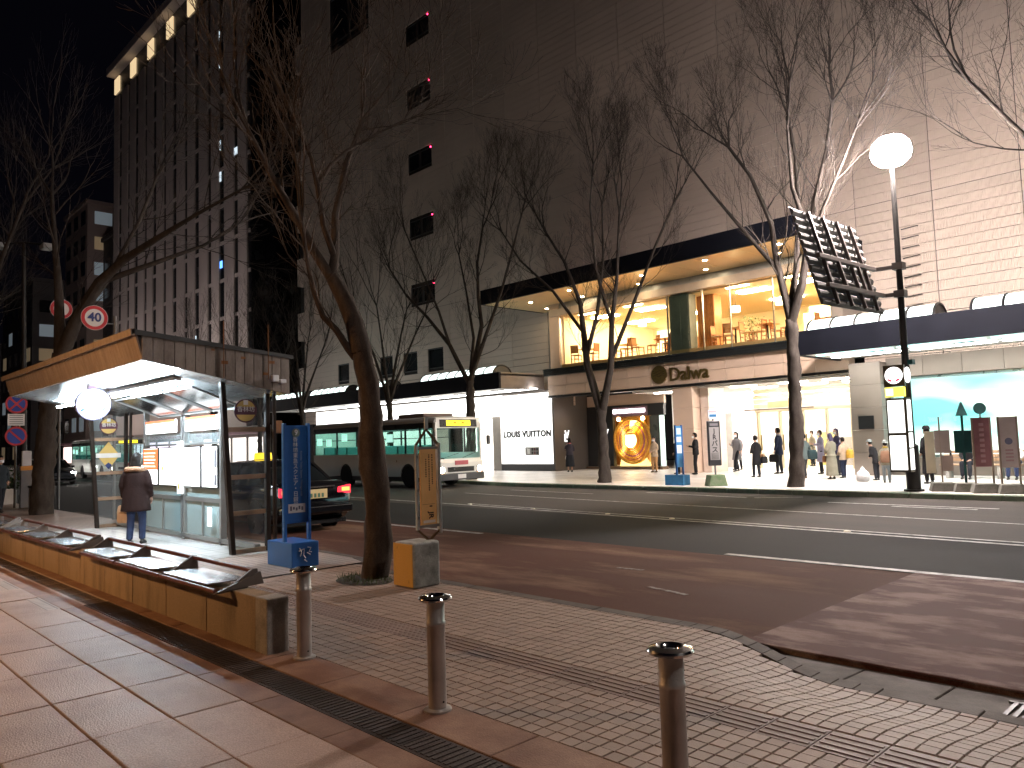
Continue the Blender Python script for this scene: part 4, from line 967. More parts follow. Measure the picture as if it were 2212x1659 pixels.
# back wall
for x in (-16.5,-14.52,-14.40,-12.82): MB().box(x-.04,x+.04,5.46,5.56,0,2.42).build('back_post',M('alu_grey',(.30,.30,.29),.35,.6),sh,False,.006)
MB().box(-18.2,-11.55,5.46,5.56,.04,.11).build('bottom_rail',M('alu_grey',(.3,.3,.29)),sh)
for (a,bb) in ((-16.46,-14.56),(-14.36,-12.86)):
    MB().box(a,bb,5.47,5.55,.70,.77).box(a,bb,5.47,5.55,1.70,1.74).box(a,bb,5.47,5.55,.93,.955).build('cross_rail',M('alu_grey',(.3,.3,.29)),sh)
    mm=(a+bb)/2; MB().box(mm-.03,mm+.03,5.48,5.54,.11,.70).build('short_post',M('alu_grey',(.3,.3,.29)),sh)
    for p,q_ in ((a,mm-.03),(mm+.03,bb)): MB().box(p,q_,5.505,5.513,.11,.70).build('back_pane',frost,sh)
    MB().box(a,bb,5.505,5.513,.77,.93).build('back_pane',frost,sh); MB().box(a,bb,5.505,5.513,1.74,1.93).build('back_pane',pane,sh)
lit=EM('poster_white',(.97,.99,1.),1.05); red=EM('poster_red',(.75,.16,.05),.65)
post=[(-16.46,-15.66,lit),(-15.58,-14.62,lit),(-14.34,-13.60,lit),(-13.52,-12.88,lit)]
for i,(a,bb,mt) in enumerate(post):
    o=MB().box(a,bb,5.44,5.47,.965,1.66).build('poster',mt,sh)
    MB().box(a-.02,a,5.435,5.475,.95,1.68).box(bb,bb+.02,5.435,5.475,.95,1.68).box(a,bb,5.435,5.475,.95,.964).box(a,bb,5.435,5.475,1.661,1.68).build('poster_frame',blackm,o)
    if i==0:
        MB().box(a+.01,bb-.01,5.434,5.439,1.25,1.65).build('poster_band',red,o)
        for k in range(5): MB().box(a+.05,bb-.12-.05*(k%2),5.430,5.433,1.30+k*.065,1.325+k*.065).build('poster_lines',EM('poster_pale',(1,.85,.75),.8),o)
    elif i==1:
        MB().box(a+.12,a+.22,5.434,5.439,1.24,1.32).build('poster_mark',EM('poster_ochre',(.7,.5,.15),.6),o); MB().box(a+.3,bb-.2,5.434,5.439,1.0,1.03).build('poster_lines',EM('poster_orange',(.9,.55,.3),.7),o)
    elif i==3:
        MB().box(bb-.12,bb-.02,5.434,5.439,1.3,1.6).box(bb-.12,bb-.02,5.434,5.439,1.0,1.18).build('poster_photo',M('poster_dark',(.15,.15,.17),.5),o)
for (a,bb) in ((-16.3,-14.75),(-14.25,-12.9)):
    o=MB().box(a,bb,5.43,5.47,1.95,2.2).build('route_board',lit,sh); MB().box(a,bb,5.425,5.429,2.15,2.2).build('route_band',red,o)
MB().box(-14.56,-14.40,5.40,5.45,.82,1.78).build('notice_strip',EM('notice_strip',(.95,1,1),.9),sh)
MB().box(-14.52,-14.44,5.394,5.399,.9,1.0).build('notice_mark',yel,sh)
MB().box(-13.25,-13.10,5.42,5.44,.30,.62).build('paper_notice',EM('paper',(.9,.95,.95),.7),sh)
tube=EM('shelter_tube',(.72,.89,1.),190)
MB().tube([(-14.9,4.4,2.615),(-11.95,4.4,2.615)],.028,8).build('fluorescent_tube',tube,sh)
MB().box(-15.0,-11.85,4.34,4.46,2.66,2.715).build('lamp_housing',whitep,sh)
MB().tube([(-18.6,4.4,2.615),(-16.6,4.4,2.615)],.022,8).build('fluorescent_tube',EM('shelter_tube_b',(.76,.91,1.),70),sh)
o=MB().lathe([(.26,-.05),(.26,.05)],(-14.95,4.08,2.47),32,'x').build('round_light_sign',EM('round_sign',(.97,.98,1.),1.3),sh)
MB().lathe([(.262,-.055),(.285,-.055),(.285,.055),(.262,.055)],(-14.95,4.08,2.47),32,'x',cap=False).build('sign_rim',M('rim_violet',(.10,.08,.16),.4),o)
for (dy,dz,c) in ((-.17,-.10,(.02,.08,.35)),(.17,-.08,(.02,.30,.32)),(-.07,-.19,(.8,.15,.15))):
    MB().obox((-14.895,4.08+dy,2.47+dz),(.004,.09,.045),(.5,0,0)).build('sign_mark',M('mark_%d'%int(c[2]*100),c,.5),o)
MB().box(-15.0,-14.9,4.0,4.16,2.73,2.80).build('sign_bracket',purp,sh)
gp=M('ad_panel_gloss',(.03,.035,.038),.12,.3,.3,2)
for i in range(3):
    a=-15.5+i*1.25; q=MB(); q.add([(a,4.62,2.58),(a+1.15,4.62,2.58),(a+1.15,5.42,2.27),(a,5.42,2.27)],[(0,1,2,3)]); o=q.build('slanted_panel',gp,sh)
    q=MB(); 
    for p,r_ in (((a,4.62,2.575),(a+1.15,4.62,2.575)),((a+1.15,4.62,2.575),(a+1.15,5.42,2.265)),((a+1.15,5.42,2.265),(a,5.42,2.265)),((a,5.42,2.265),(a,4.62,2.575))): q.bar(p,r_,.03)
    q.build('panel_frame',M('alu_grey',(.3,.3,.29)),o)
MB().box(-11.46,-11.36,5.73,5.85,1.83,2.03).build('meter_box',M('meter_orange',(.33,.15,.06),.5),sh,False,.01)
MB().box(-18.4,-11.3,4.3,5.8,-.0005,.003).build('shelter_floor',brickmat('shelter_tiles',(.55,.54,.52),(.60,.59,.57),(.3,.29,.28),.3,.3,.35,.01),sh)
rebase(sh,(-14.8,5.3,0))

# ------------------------------------------------------------------ low wall with leaning rails
wc=stained('wall_concrete',(.33,.245,.16),(.12,.09,.06),1.7,(.48,.80),.8,.5,70,(2.4,2.4,.55),.12)
gran=stained('wall_granite',(.32,.29,.26),(.17,.155,.14),6,(.4,.7),.85,.8,60)
lw=thing('low_wall','long low stained concrete wall between the plaza and the bus stop','wall')
x=-5.95; i=0
while x>-24:
    wdt=.97; MB().box(x-wdt+.008,x-.004,2.82,2.99,-.02,.42).build('wall_block',wc,lw,False,.008); x-=wdt; i+=1
MB().box(-5.948,-5.74,2.812,3.0,-.02,.425).build('end_stone',gran,lw,False,.012)
rebase(lw,(-12,2.9,0))
railm=M('rail_red_brown',(.16,.062,.045),.35,.4,.2,6); platem=M('plate_steel',(.60,.61,.63),.24,.95,.12,4); brk=M('bracket_grey',(.16,.135,.12),.5,.3,.2)
def lean_bench(label,x1,n,g):
    t=thing('leaning_rail',label,'bench',(x1,2.9,.42),0,g); L=1.31
    for i in range(n):
        a=-(i+1)*L+.02; bb=-i*L-.02
        MB().tube([(a,-.20,.0),(bb,-.20,.0)],.021,10).build('front_rail',railm,t,True)
        MB().tube([(a,.13,.130),(bb,.13,.130)],.021,10).build('back_rail',railm,t,True)
        q=MB(); q.add([(a+.02,-.185,.028),(bb-.24,-.185,.028),(bb-.05,.125,.050),(a+.22,.125,.050),(a+.02,-.185,.036),(bb-.24,-.185,.036),(bb-.05,.125,.058),(a+.22,.125,.058)],[(0,3,2,1),(4,5,6,7),(0,1,5,4),(1,2,6,5),(2,3,7,6),(3,0,4,7)])
        q.build('plate',platem,t,False,.003)
    for i in range(n+1):
        x=-i*L; MB().prism([(-.22,-.01),(-.17,-.02),(.17,.02),(.155,.150),(.11,.150),(-.06,.045)],'x',x-.018,x+.018).build('bracket',brk,t,False,.004)
        if i==0: MB().prism([(-.2,.0),(.2,.02),(.17,.125)],'x',x+.0185,x+.04).build('end_cap',brk,t)
    for i in range(n+1): MB().box(-i*L-.03,-i*L+.03,-.06,.06,-.001,.05).build('foot',brk,t)
lean_bench('steel leaning rail on the low wall, the set nearest the bollards',-6.42,3,'leaning rails on the low wall')
lean_bench('steel leaning rail on the low wall, below the waiting woman',-10.8,3,'leaning rails on the low wall')
lean_bench('steel leaning rail on the low wall, the set farthest left',-15.2,3,'leaning rails on the low wall')

# ------------------------------------------------------------------ bollards
bst=M('bollard_steel',(.46,.42,.39),.36,.55,.2,7,.2,60); chrome=M('chrome',(.72,.70,.68),.10,1,.05)
def bollard(label,x,y):
    t=thing('bollard',label,'bollard',(x,y,0),0,'steel bollards')
    MB().lathe([(.056,0),(.056,.50),(.060,.505),(.060,.525),(.056,.53),(.056,.645)],n=24).build('shaft',bst,t,True)
    MB().lathe([(.06,.64),(.098,.650),(.104,.662),(.098,.672),(.062,.682),(.052,.676),(.045,.660),(.0,.658)],n=28).build('cap',chrome,t,True)
    MB().lathe([(.043,.659),(.02,.667),(.0,.668)],n=16).build('cap_plug',blackm,t,True)
    MB().lathe([(.085,0),(.085,.012),(.058,.02)],n=20).build('base_ring',bst,t,True)
    MB().lathe([(.006,.056),(.006,.06)],(0,0,.06),8,'x').build('screw',blackm,t)
bollard('steel bollard with chrome cap close beside the end of the low wall',-5.45,2.97)
bollard('steel bollard with chrome cap in front of the concrete block',-3.77,2.93)
bollard('largest steel bollard with chrome cap, nearest to the viewer',-2.03,2.87)

# ------------------------------------------------------------------ bus stop signs
blue=M('stop_blue',(.018,.12,.40),.38,.1,.12,3); blue2=M('stop_blue_light',(.03,.20,.45),.5,0,.2,4)
def blue_stop(label,x,y,txt,s=1.):
    t=thing('bus_stop_sign',label,'bus stop sign',(x,y,0))
    MB().box(-.46*s,.24*s,-.2*s,.2*s,0,.33*s).build('base_block',blue if txt else blue2,t,False,.012)
    for yy in (-.165,.195): MB().box(-.03,.03,yy-.03,yy+.01,.33*s,1.93).build('post',blue,t,False,.004)
    MB().box(-.012,.012,-.165,.165,.57,1.90).build('board',blue if txt else blue2,t,False,.004)
    return t
t=blue_stop('tall blue bus stop sign numbered 9 on a blue block, beside the shelter',-9.72,5.20,True)
wt=M('letter_white',(.75,.78,.82),.5); wt2=M('letter_pale',(.35,.47,.68),.5)
text('stop_name','香林坊東急スクエア・日銀前',.076,(.0125,-.012,1.26),FX,wt,t,.001,vert=True,squash=.98)
text('stop_name_small','Korinbo Tokyu Square / Nichigin-mae',.040,(.0125,.075,1.24),(0,PI/2,0),wt2,t,.001)
o=MB().lathe([(.06,.012),(.06,.015)],(0,.0,1.80),24,'x').build('number_disc',M('disc_olive',(.16,.22,.20),.5),t)
text('stop_number','9',.105,(.018,.0,1.80),FX,wt,o,.001,bold=.002)
lb=MB().box(.0125,.016,-.125,.125,.71,.83).build('route_label',M('label_white',(.72,.73,.78),.5),t)
for k in range(5): MB().box(.0165,.018,-.10+k*.042,-.075+k*.042,.74+.015*(k%2),.80-.01*(k%3)).build('label_mark',M('label_ink',(.12,.13,.2),.5),lb)
# brush-like emblem on the block
q=MB()
for pts in ([(-.09,.26),(-.06,.20),(-.08,.15)],[(-.10,.22),(-.02,.24),(-.03,.16),(.0,.12)],[(.03,.26),(.08,.25),(.05,.20),(.09,.19)],[(.02,.19),(.07,.16)],[(-.02,.10),(.02,.07)]): q.tube([(.243,y,z) for y,z in pts],.006,5)
q.build('emblem',wt,t)
t=blue_stop('small bright blue bus stop sign on a blue block on the far kerb',-14.3,21.2,False,1.0)
for k,(z0,z1,c) in enumerate(((1.62,1.84,(.35,.55,.75)),(1.38,1.55,(.6,.65,.7)),(1.02,1.28,(.75,.77,.8)))): MB().box(.0125,.016,-.13,.13,z0,z1).build('timetable',M('tt_%d'%k,c,.5),t)
for k in range(3): MB().box(.017,.019,-.09,.09,1.66+k*.06,1.69+k*.06).build('timetable_lines',wt,t)

# weathered stop sign in the concrete block
t=thing('bus_stop_sign','orange bus stop board in a metal frame on a half yellow concrete block','bus stop sign',(-7.16,5.32,0))
conc=stained('block_concrete',(.36,.36,.33),(.10,.105,.09),4,(.45,.72),.9,.6,60); yconc=stained('block_yellow',(.55,.30,.045),(.30,.16,.04),12,(.62,.75),.75,.4,60)
MB().box(-.19,.19,-.185,.185,0,.50).build('concrete_block',conc,t,False,.03,seg=3)
MB().box(-.19,.165,-.191,-.18,.015,.485).build('yellow_side',yconc,t,False,.004)
alu=M('frame_alu',(.62,.62,.60),.35,.85,.12,5); ora=M('board_orange',(.74,.41,.15),.55,0,.12,5)
MB().bar((.05,-.02,.62),(.05,-.02,1.58),.03).bar((.05,.30,.56),(.05,.30,1.60),.055,.03).build('frame_side',alu,t,False,.003)
MB().box(.035,.06,-.005,.285,.64,.67).box(.035,.06,-.005,.285,1.53,1.56).build('frame_rail',M('frame_grey',(.25,.22,.2),.5,.5),t)
MB().bar((.05,-.02,.62),(.05,.14,.49),.022).bar((.05,.30,.60),(.05,.14,.49),.022).bar((.05,-.02,1.58),(.05,.13,1.76),.022).bar((.05,.30,1.58),(.05,.13,1.76),.022).build('frame_brace',M('brace_bronze',(.14,.08,.04),.4,.6),t)
MB().box(.04,.055,.11,.16,1.75,1.90).build('top_plate',alu,t)
bd=MB().box(.04,.058,.03,.255,.67,1.53).build('board',ora,t)
ik=M('ink_brown',(.05,.025,.012),.6)
rg=random.Random(5)
for c,(y,z1,z0) in enumerate(((.20,1.47,1.12),(.155,1.47,1.06),(.11,1.42,1.22))):
    z=z1; q=MB()
    while z>z0: 
        h=rg.uniform(.012,.02); q.box(.0581,.0595,y-.009,y+.007,z-h,z); z-=h+rg.uniform(.006,.012)
    q.build('board_writing',ik,bd)
text('board_logo','JR',.09,(.0595,.17,.775),(0,PI/2,0),ik,bd,.001,bold=.003)
MB().box(.0581,.0595,.15,.19,.87,.885).build('board_mark',ik,bd); MB().box(.0581,.0595,.05,.23,.90,.903).build('board_rule',ik,bd)
MB().box(.0581,.0595,.06,.23,.69,.72).build('board_smudge',M('smudge',(.62,.52,.45),.6),bd)
for z in (.74,1.05,1.43): MB().box(.03,.065,-.03,-.005,z,z+.03).build('clamp',blackm,t)

# JR stop across the road
t=thing('bus_stop_sign','dark framed bus stop pole lettered JR on a green base across the road','bus stop sign',(-13.0,21.2,0),R(-38))
MB().prism([(-.30,0),(.30,0),(.22,.34),(-.22,.34)],'x',-.22,.22).build('base_block',stained('base_green',(.11,.19,.085),(.20,.24,.16),4,(.4,.7),.7,.3),t,False,.015)
MB().tube([(0,0,.34),(0,0,2.08)],.03,8).build('post',M('post_grey',(.2,.2,.2),.5,.5),t)
bd=MB().box(-.05,.05,-.21,.21,.62,2.02).build('board',M('board_black',(.03,.032,.036),.4),t,False,.03)
MB().box(.051,.056,-.155,.155,.80,1.82).build('board_face',M('face_grey',(.34,.33,.33),.5),bd)
text('board_lettering','JRバス',.20,(.058,0,1.40),FX,M('ink_dark',(.02,.02,.025),.5),bd,.001,vert=True,squash=.98,bold=.005)
for k in range(6): MB().box(.057,.059,-.12,.12,.83+k*.035,.842+k*.035).build('board_line',M('ink_dark',(.02,.02,.025)),bd)
MB().box(.051,.056,-.13,.13,1.86,1.94).build('board_head',M('head_grey',(.2,.2,.22),.5),bd)
o=MB().prism([(-.15,2.12),(-.1,2.06),(.1,2.06),(.15,2.12),(.15,2.36),(-.15,2.36)],'x',-.015,.015).build('top_sign',M('top_sign',(.70,.75,.80),.5),t)
MB().box(.016,.019,-.11,.11,2.14,2.22).build('top_sign_band',blue2,o); MB().box(.016,.019,-.13,.13,2.27,2.33).build('top_sign_head',M('pinkish',(.7,.45,.5),.5),o)

# cluster of stop signs at the right
cb=stained('base_mossy',(.22,.21,.19),(.12,.13,.10),4,(.4,.7),.9,.5)
def far_stop(name,label,x,y,base=.5): 
    t=thing(name,label,'bus stop sign',(x,y,0),R(-64),'bus stop signs at the right end'); MB().prism([(-.30,0),(.30,0),(.24,.22),(-.24,.22)],'x',-.2,.2).build('base_block',cb,t,False,.02); return t
t=far_stop('bus_stop_sign','plain brown backed stop board left of the dark green stop post',-6.55,21.2)
MB().tube([(0,0,.2),(0,0,1.86)],.022,8).build('post',M('post_tan',(.32,.25,.2),.5),t)
MB().box(-.02,.02,-.12,.22,.95,1.52).build('board',M('board_taupe',(.40,.32,.29),.5),t); MB().box(-.03,.03,-.34,-.13,.45,1.5).build('side_board',M('board_cream',(.6,.52,.38),.5),t)
MB().box(-.02,.02,.02,.26,.5,.88).build('lower_board',M('board_taupe2',(.34,.26,.23),.5),t)
t=far_stop('bus_stop_sign','dark green stop post with a triangular top plate',-6.02,21.2)
dg=M('stop_green',(.012,.055,.055),.5)
MB().tube([(0,0,.2),(0,0,1.86)],.03,8).build('post',dg,t); MB().box(-.02,.02,-.2,.2,.95,1.50).build('board',dg,t,False,.01)
MB().prism([(-.14,1.86),(.14,1.86),(.02,2.2),(-.02,2.2)],'x',-.012,.012).build('top_plate',M('plate_teal',(.14,.42,.45),.5),t)
t=far_stop('bus_stop_sign','maroon stop board with a round plate on top',-5.55,20.95)
for yy in (-.19,.19): MB().box(-.02,.02,yy-.02,yy+.02,.2,1.80).build('post',M('post_tan',(.32,.25,.2)),t)
bd=MB().box(-.02,.02,-.17,.17,.62,1.80).build('board',M('stop_maroon',(.26,.115,.13),.5,0,.2,5),t,False,.01)
for k in range(8): MB().box(.021,.024,-.05,.05,.72+k*.125,.79+k*.125).build('board_glyph',M('glyph_rose',(.45,.28,.30),.5),bd)
MB().lathe([(.14,0),(.14,.012)],(0,0,2.02),22,'x').build('top_plate',M('plate_teal',(.14,.42,.45)),t); MB().box(-.01,.01,-.015,.015,1.8,1.9).build('top_stem',M('post_tan',(.32,.25,.2)),t)
t=far_stop('bus_stop_sign','grey stop board with a round blue emblem, rightmost of the stop signs',-5.0,20.95)
for yy in (-.19,.19): MB().box(-.02,.02,yy-.02,yy+.02,.2,1.80).build('post',M('post_tan',(.32,.25,.2)),t)
bd=MB().box(-.02,.02,-.17,.17,.6,1.80).build('board',M('stop_greyrose',(.58,.50,.50),.5,0,.1,5),t,False,.01)
MB().lathe([(.08,.021),(.08,.025)],(0,0,1.22),18,'x').build('board_emblem',M('emblem_blue',(.16,.16,.26),.5),bd)
for k in range(4): MB().box(.021,.024,-.08,.08,.75+k*.08,.79+k*.08).build('board_glyph',M('glyph_rose',(.3,.17,.19)),bd)

# lit bus stop box fixed round the lamp post
t=thing('lit_stop_box','tall backlit timetable box with a round lit sign, fixed to the lamp post','bus stop sign',(-7.15,20.95,0))
bf=M('box_frame',(.05,.045,.03),.4,.4); lp=EM('timetable_lit',(1.,.99,.95),1.15)
MB().box(-.36,.13,-.52,-.2,.50,2.36).build('box_body',bf,t,False,.01)
for (z0,z1) in ((.56,1.42),(1.49,2.31)): MB().box(-.32,.07,-.53,-.521,z0,z1).build('timetable',lp,t)
for (z0,z1) in ((.56,1.08),(1.12,1.48),(1.53,2.31)): MB().box(.131,.138,-.49,-.23,z0,z1).build('timetable',lp,t)
o=MB().box(-.36,.10,-.52,-.42,2.40,2.64).build('yellow_sign',EM('stop_yellow',(1,.88,.10),.95),t); MB().box(-.34,-.16,-.527,-.522,2.43,2.61).build('yellow_fade',EM('stop_cream',(1,.97,.6),1.0),o)
o=MB().box(-.38,.12,-.50,-.42,2.66,3.20).build('sign_case',bf,t)
q=MB().lathe([(.215,-.512),(.215,-.502)],(-.13,0,2.94),28,'y').build('round_sign',EM('stop_round',(1,.98,.98),1.1),t)
for (dx,dz,s_) in ((-.09,.12,.03),(.11,.12,.03),(-.10,-.12,.06),(.09,-.12,.06)): MB().obox((-.13+dx,-.516,2.94+dz),(s_*1.6,.004,s_*.8),(0,.5 if dx<0 else -.5,0)).build('sign_mark',EM('mark_red',(.75,.03,.12),.5),q)
MB().lathe([(.2,.13),(.2,.15)],(0,-.34,2.94),24,'x').build('round_sign',EM('stop_round',(1,.98,.98),1.1),t)
MB().box(.08,.2,-.1,.1,3.22,3.34).build('cable_box',dg,t)

# back of the road direction sign on the lamp post
t=thing('road_sign','corrugated back of a large road direction sign on two arms of the lamp post','road sign',(-7.15,20.95,4.4))
galv=M('sign_galv',(.10,.095,.09),.8,0,.15,3); ribm=M('sign_rib',(.09,.075,.07),.5,.6,.15)
def sp(u,v,off=0.):   # u across (0 pole side .. 1), v up (0..1)
    return Vector((-.42-.62*v+off,-.12-3.62*u-.03*v,.08+2.42*v+.1*(1-u)))
for i in range(12):
    v0=i/12; v1=(i+.9)/12
    q=MB(); a=[sp(0,v0),sp(1,v0),sp(1,v1,.0),sp(0,v1,.0)]; m1=[sp(0,v0+.03,.05),sp(1,v0+.03,.05),sp(1,v1-.02,.05),sp(0,v1-.02,.05)]
    bk=[p+Vector((-.02,0,0)) for p in a]
    q.add(a+m1+bk,[(4,5,6,7),(0,1,5,4),(1,2,6,5),(2,3,7,6),(3,0,4,7),(8,11,10,9),(0,8,9,1),(2,10,11,3),(1,9,10,2),(3,11,8,0)])
    q.build('sign_panel',galv,t)
for u in (.14,.36,.58,.80): MB().bar(sp(u,.02,.09),sp(u,.98,.09),.075,.07).build('sign_rib',ribm,t)
for i in range(12):
    for u in (.20,.42,.64,.86): MB().obox(sp(u,(i+.62)/12,.075),(.03,.09,.035)).build('clip',galv,t)
for v in (.20,.50):
    MB().bar(sp(.92,v,.16),sp(-.02,v,.16),.09,.10).bar(sp(-.02,v,.16),Vector((.0,.0,sp(0,v).z)),.09,.10).build('arm',ribm,t,False,.01); MB().box(-.13,.13,-.13,.13,sp(0,v).z-.09,sp(0,v).z+.09).build('arm_clamp',ribm,t)
for u in (.30,.62): MB().bar(sp(u,.20,.16),sp(u,.50,.16),.07).build('arm_tie',ribm,t)
q=MB(); q.add([sp(0,0,-.03),sp(1,0,-.03),sp(1,1,-.03),sp(0,1,-.03),sp(0,0,-.025),sp(1,0,-.025),sp(1,1,-.025),sp(0,1,-.025)],[(0,1,2,3),(7,6,5,4)]); q.build('sign_face',M('sign_face_blue',(.02,.06,.25),.4),t)

# ------------------------------------------------------------------ traffic signs at the left
redr=M('sign_red',(.50,.025,.035),.45); wh=M('sign_face_white',(.75,.74,.74),.45); nav=M('sign_blue',(.02,.05,.33),.45); poleg=M('pole_grey',(.16,.16,.16),.5,.4,.2)
def disc(x,y,z,r,parent,face,inner):
    o=MB().lathe([(r,0),(r,.012)],(x,y,z),32,'x').build('sign_disc',face,parent)
    if inner: MB().lathe([(r*inner[0],.012),(r*inner[0],.016)],(x,y,z),32,'x').build('sign_inner',inner[1],o)
    return o
t=thing('speed_limit_sign','round red rimmed 40 speed limit sign on a pole above the shelter roof','traffic sign',(-20.2,6.0,0))
MB().tube([(0,0,0),(0,0,4.95)],.038,10).build('pole',poleg,t,True)
MB().tube([(0,0,4.75),(.05,-.45,4.75)],.02,8).build('arm',poleg,t)
o=disc(.06,-.48,4.86,.30,t,wh,None)
MB().lathe([(.29,.012),(.29,.017),(.215,.017),(.215,.012)],(.06,-.48,4.86),32,'x',cap=False).build('sign_rim',redr,o)
text('sign_number','40',.30,(.082,-.48,4.865),FX,M('num_blue',(.03,.05,.20),.5),o,.001,bold=.007)
t=thing('speed_limit_sign','second red rimmed round sign, half hidden behind the leaning tree','traffic sign',(-25.6,6.1,0))
MB().tube([(0,0,0),(0,0,6.2)],.038,10).build('pole',poleg,t,True)
o=disc(.06,0,5.92,.30,t,wh,None); MB().lathe([(.29,.012),(.29,.017),(.205,.017),(.205,.012)],(.06,0,5.92),32,'x',cap=False).build('sign_rim',redr,o)
t=thing('no_parking_sign','post with two blue and red no parking discs and a white plate between','traffic sign',(-28.15,5.5,0))
MB().tube([(0,0,0),(0,0,3.6)],.035,10).build('pole',poleg,t,True)
for z in (3.23,2.22):
    o=disc(.04,0,z,.30,t,redr,(.80,nav))
    MB().obox((.06,0,z),(.004,.48,.055),(R(-45),0,0)).build('slash',redr,o)
    if z>3: MB().obox((.061,0,z),(.004,.48,.055),(R(45),0,0)).build('slash',redr,o)
pb=MB().box(.03,.045,-.23,.23,2.55,2.92).build('plate',wh,t)
for k in range(5): MB().box(.0455,.047,-.18,.18,2.60+k*.065,2.615+k*.065).build('plate_line',M('ink_dark',(.02,.02,.025)),pb)
t=thing('lamp_standard','dark unlit double arm lamp standard at the far left','street lamp',(-30.4,6.2,0))
MB().tube([(0,0,0),(.2,-.15,8.9)],[.11,.06],10).build('pole',lamp_paint,t,True); MB().tube([(-.1,-.6,8.85),(.2,-.15,8.9),(.7,.3,8.8)],.035,8).build('arm',lamp_paint,t)
for p in ((-.1,-.75,8.75),(.85,.4,8.7)): MB().obox(p,(.5,.35,.18)).build('lamp_head',M('head_pale',(.35,.36,.37),.4),t,False,.04)
# small street things left of the shelter
t=thing('route_post','short dark post with an orange top band beyond the shelter','bus stop sign',(-27.9,5.75,0))
MB().box(-.08,.08,-.16,.16,0,1.15).build('post',M('post_slate',(.16,.15,.15),.5),t,False,.01); MB().box(-.085,.085,-.165,.165,1.15,1.28).build('band',M('band_orange',(.6,.25,.04),.5),t); MB().box(-.06,.06,-.13,.13,1.28,1.75).build('head',M('head_white',(.55,.55,.58),.5),t,False,.02)
for (lab,nm,x,y,c,s) in (('pale planter box with a shrub beyond the shelter','planter',-30.6,5.6,(.55,.53,.5),.55),):
    t=thing(nm,lab,'planter',(x,y,0)); MB().box(-.4,.4,-.35,.35,0,.5).build('box',M('planter_pale',c,.6),t,False,.02)
    q=MB(); rg=random.Random(8)
    for i in range(420):
        p=Vector((rg.gauss(0,.32),rg.gauss(0,.3),.5+abs(rg.gauss(0,.28)))); dd=Vector((rg.uniform(-1,1),rg.uniform(-1,1),rg.uniform(-.2,1))).normalized()*.12; nn=dd.orthogonal().normalized()*.035; q.quad(p,p+dd*.5+nn,p+dd,p+dd*.5-nn)
    q.build('foliage',M('shrub_green',(.045,.075,.03),.6,0,.3,5),t)
t=thing('litter_bin','small metal litter bin standing beyond the left end of the shelter','bin',(-26.9,5.85,0))
MB().box(-.2,.2,-.2,.2,0,.62).build('body',M('bin_grey',(.3,.29,.28),.4,.6),t,False,.02); MB().box(-.22,.22,-.22,.22,.62,.70).build('lid',blackm,t,False,.02); MB().box(.201,.206,-.08,.08,.1,.5).build('label_plate',wh,t)
# benches for waiting passengers across the road
t=thing('bench','wooden slatted bench under the turquoise shop window','bench',(-6.6,26.6,0))
wdm=M('bench_wood',(.42,.28,.17),.5,0,.2,5)
for k in range(4): MB().box(-1.6,1.6,-.25+k*.125,-.145+k*.125,.40,.44).build('seat_slat',wdm,t,False,.005)
for k in range(3): MB().box(-1.6,1.6,.24,.27,.52+k*.12,.61+k*.12).build('back_slat',wdm,t,False,.005)
for x in (-1.4,0,1.4): MB().box(x-.05,x+.05,-.22,.2,0,.40).build('leg',conc,t,False,.01); MB().box(x-.025,x+.025,.19,.24,.38,.86).build('back_support',blackm,t)
# ------------------------------------------------------------------ vehicles
tyre=M('tyre',(.018,.018,.018),.85,0,.2,20); rimm=M('wheel_rim',(.42,.41,.40),.35,.8,.2,8)
def wheel(parent,x,y,r,w_,side):
    o=MB().lathe([(r*.62,-w_/2),(r*.93,-w_/2),(r,-w_/2+.03),(r,w_/2-.03),(r*.93,w_/2),(r*.62,w_/2)],(x,y,r),28,'y').build('wheel',tyre,parent,True)
    s=-1 if side<0 else 1
    MB().lathe([(r*.63,s*(w_/2-.01)),(r*.60,s*(w_/2-.03)),(r*.45,s*(w_/2-.05)),(r*.2,s*(w_/2-.01)),(.0,s*(w_/2-.005))],(x,y,r),24,'y').build('rim',rimm,o,True)
    for k in range(6):
        a=k*PI/3; MB().lathe([(.02,0),(.02,.02*s)],(x+r*.33*math.cos(a),y+s*(w_/2-.03),r+r*.33*math.sin(a)),8,'y').build('wheel_nut',blackm,o)
busw=M('bus_paint',(.86,.87,.83),.38,.1,.06,.8,coat=.3); busg=M('bus_grey',(.48,.48,.46),.45,.1,.08)
tint=GLASS('bus_tint',(.70,.82,.78),.07); blk=M('bus_black',(.015,.016,.017),.3)
